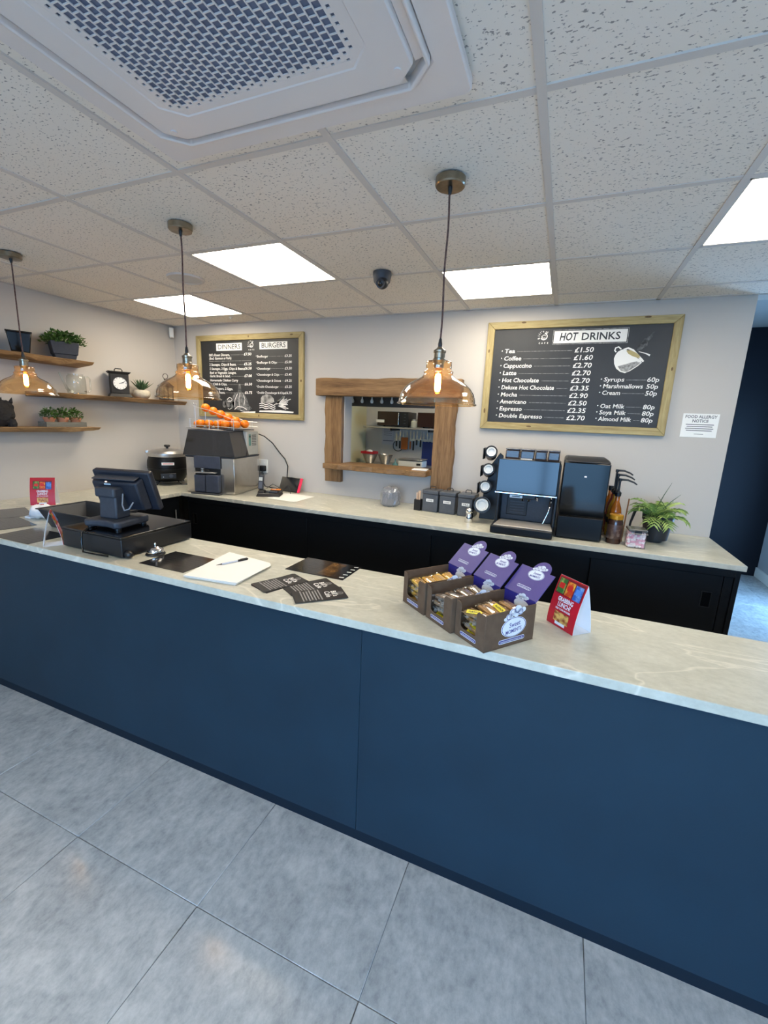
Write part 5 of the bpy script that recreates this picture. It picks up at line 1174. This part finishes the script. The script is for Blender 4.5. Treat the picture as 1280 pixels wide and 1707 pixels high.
def snack_box(x, y, rz, lab, kind):
    t = thing('snack_box', lab, 'box', (x, y, WT+.0003), rz, group='purple-lidded snack display boxes')
    w, d, h, th = BW/2, BD/2, BH, .0032
    b = MB(); b.box(-w, -w+th, -d, d, th, h); obj('side_panel', b, M_cb, t, bev=.0008, seg=1)
    s2 = obj('side_panel', MB().box(w-th, w, -d, d, th, h), M_cb, t, bev=.0008, seg=1)
    obj('bottom', MB().box(-w, w, -d, d, 0, th-.0002), M_cb, t)
    # front with its window
    a0, a1, zb, r_ = -w+.024, w-.042, .034, .012
    poly = [(-w+th, 0+th), (w-th, th), (w-th, h-.004), (a1+.006, h-.004), (a1, h-.012), (a1, zb+.004)] + [(a1-.004, zb)] + [(a0+r_, zb), (a0+r_*.3, zb+r_*.3), (a0, zb+r_), (a0, h-.014), (a0-.006, h-.004), (-w+th, h-.002)]
    f = obj('front_panel', moved(MB().prism(poly, 0, th, XZ), T(0, -d+th, 0)), M_cb, t, bev=.0006, seg=1)
    obj('back_panel', MB().box(-w+th, w-th, d-th, d, th, h+.004), M_purd, t)
    hd_l, tab = .106, .036
    ol = [(-w, 0), (w, 0), (w, hd_l), (.046, hd_l)] + [(.012+.034*math.cos(a), hd_l+tab*math.sin(a)) for a in [R(12*i) for i in range(1, 15)]] + [(-.022, hd_l), (-w, hd_l)]
    hdr = obj('header_card', MB().prism(ol, 0, .003, XZ), M_pur, t, bev=.0006, seg=1, loc=(0, d-.002, h+.004), rot=(R(-46), 0, 0))
    wt, ik = oval_logo(.92); M1 = T(.006, -.0034, .086) @ XZ
    obj('oval_logo', moved(wt, M1), M_logo, hdr); obj('logo_print', moved(ik, T(.006, -.0038, .086) @ XZ), M_url, hdr)
    bb, bt = band(.048, .010, 'www.sweetmoments.co.uk', .0055)
    obj('web_band', moved(bb, T(-.004, -.0033, .030) @ XZ), M_url, hdr); obj('web_lettering', moved(bt, T(-.004, -.0036, .030) @ XZ), M_logo, hdr)
    bb, bt = band(.062, .012, 'www.sweetmoments.co.uk', .0065)
    obj('web_band', moved(bb, T(-.004, -.0004, .018) @ XZ @ RZ(0)), M_url, f, loc=(0, -d, 0)); obj('web_lettering', moved(bt, T(-.004, -.0008, .018) @ XZ), M_logo, f, loc=(0, -d, 0))
    SD = T(w, 0, 0) @ RZ(90)
    wt, ik = oval_logo(1.55)
    obj('oval_logo', moved(wt, SD @ T(.012, -.0004, .062) @ XZ), M_logo, s2); obj('logo_print', moved(ik, SD @ T(.012, -.0009, .062) @ XZ), M_url, s2)
    bb, bt = band(.095, .014, 'www.sweetmoments.co.uk', .0075)
    obj('web_band', moved(bb, SD @ T(.008, -.0004, .020) @ XZ), M_url, s2); obj('web_lettering', moved(bt, SD @ T(.008, -.0008, .020) @ XZ), M_logo, s2)
    # white emblem standing at the back wall inside
    wt, ik = oval_logo(.95); obj('inner_emblem', moved(wt, T(.012, d-th-.0006, .094) @ XZ), M_logo, t)
    # wrapped snacks
    rn = random.Random(kind*7+1)
    Rt = Matrix.Translation((x, y, WT+.0003)) @ RZ(rz)
    M_food = (mottled('biscuit_yellow', (214, 160, 56), (236, 194, 92), 30, .5), mottled('biscuit_dark', (104, 78, 56), (150, 122, 92), 40, .5), mottled('biscuit_bronze', (150, 108, 62), (190, 148, 92), 35, .5))[kind]
    M_wrap = glassy('cellophane_%d' % kind, ((250, 240, 214), (232, 234, 236), (240, 230, 214))[kind], 3.0, .10, .16, ((236, 200, 120), (190, 186, 180), (206, 180, 140))[kind], 1.5)
    lay = []
    for iz in range(4):
        for iy in range(4):
            zt_ = .008+.0235*iz
            if iz < 3 and iy > 0: continue                       # deeper ones are out of sight
            lay.append((0, -.072+.0455*iy+rn.uniform(-.003, .003), zt_))
    for k, (lx, ly, lz) in enumerate(lay):
        sn = thing('wrapped_biscuit', ('yellow wrapped biscuit in the far snack box, ', 'clear wrapped biscuit in the middle snack box, ', 'bronze wrapped biscuit in the near snack box, ')[kind]+(('bottom of the front stack', 'second up the front stack', 'third up the front stack', 'front of the top layer', 'second in the top layer', 'third in the top layer', 'rear of the top layer')[k]), 'biscuit', group=('biscuits in the far box', 'biscuits in the middle box', 'biscuits in the near box')[kind])
        sn.matrix_world = Rt @ T(lx, ly, lz) @ RZ(rn.uniform(-9, 9)) @ RX(rn.uniform(-4, 14) if lz > .07 else 0) @ RY(rn.uniform(-7, 7) if lz > .07 else 0)
        obj('biscuit', MB().box(-.042, .042, -.018, .018, .002, .016), M_food, sn, bev=.004)
        b = MB(); n = 12; vs = []
        prof = [(-.0585, .001), (-.052, .001), (-.046, .012), (-.020, .0175), (.020, .0175), (.046, .012), (.052, .001), (.0585, .001)]
        for px_, hh in prof:
            wd = .0205 if abs(px_) > .05 else .0195
            for i in range(n):
                a = 2*math.pi*i/n; j = rn.uniform(-.0014, .0014)
                vs.append((px_+rn.uniform(-.001, .001), wd*math.cos(a)+j, max(.0006, .0095+(hh*.55)*math.sin(a)+(.004*math.sin(i*2.2) if abs(px_) > .05 else j))))
        fs = [(r1*n+i, r1*n+(i+1) % n, (r1+1)*n+(i+1) % n, (r1+1)*n+i) for r1 in range(len(prof)-1) for i in range(n)]
        obj('wrapper', b.add(vs, fs), M_wrap, sn)
        if (kind == 2 and k in (0, 1, 3, 5)) or (kind == 1 and k == 0):
            tg = obj('label_tag', MB().prism([(-.030, -.008), (.012, -.010), (.020, 0), (.012, .010), (-.030, .009)], 0, .0006), pm('tag_yellow', (232, 214, 52), .5), sn, loc=(.004*(k % 3), -.006, .0195), rot=(R(12), 0, R(rn.uniform(-20, 30))))
            obj('tag_print', letters([('FLAPJACK', .010, -.005, -.003, 'CENTER', .02, 0, .036)]), M_black, tg, loc=(0, 0, .0008))
    # crinkled film seen through the window
    b = MB()
    for k in range(9):
        cx, cz = rn.uniform(a0+.010, a1-.010), rn.uniform(zb+.008, .092); s = rn.uniform(.008, .014)
        for q_ in range(6):
            a = q_*1.05+rn.uniform(-.3, .3)
            b.add([(cx, -d+.011, cz), (cx+s*math.cos(a), -d+.0075+rn.uniform(0, .004), cz+s*math.sin(a)), (cx+s*math.cos(a+.8), -d+.013, cz+s*math.sin(a+.8))], [(0, 1, 2)])
    fo = obj('cellophane_folds', b, glassy('cellophane_film', (232, 232, 232), 3.0, .12, .2, (200, 196, 188), 1.5), stuff=True)
    fo.location = (x, y, WT+.0003); fo.rotation_euler = (0, 0, R(rz))
    tag(fo, ('crinkled film of the yellow biscuits in the far box window', 'crinkled film in the middle box window', 'crinkled film of the bronze biscuits in the near box window')[kind], 'wrappers')
snack_box(.0135, .6255, -38.3, 'brown snack box with raised purple lid, nearest the red card, oval logo showing', 2)
snack_box(-.1065, .7015, -38.3, 'brown snack box with a raised purple lid, in the middle of the three', 1)
snack_box(-.2235, .790, -38.3, 'brown snack box with a raised purple lid, farthest from the red card', 0)
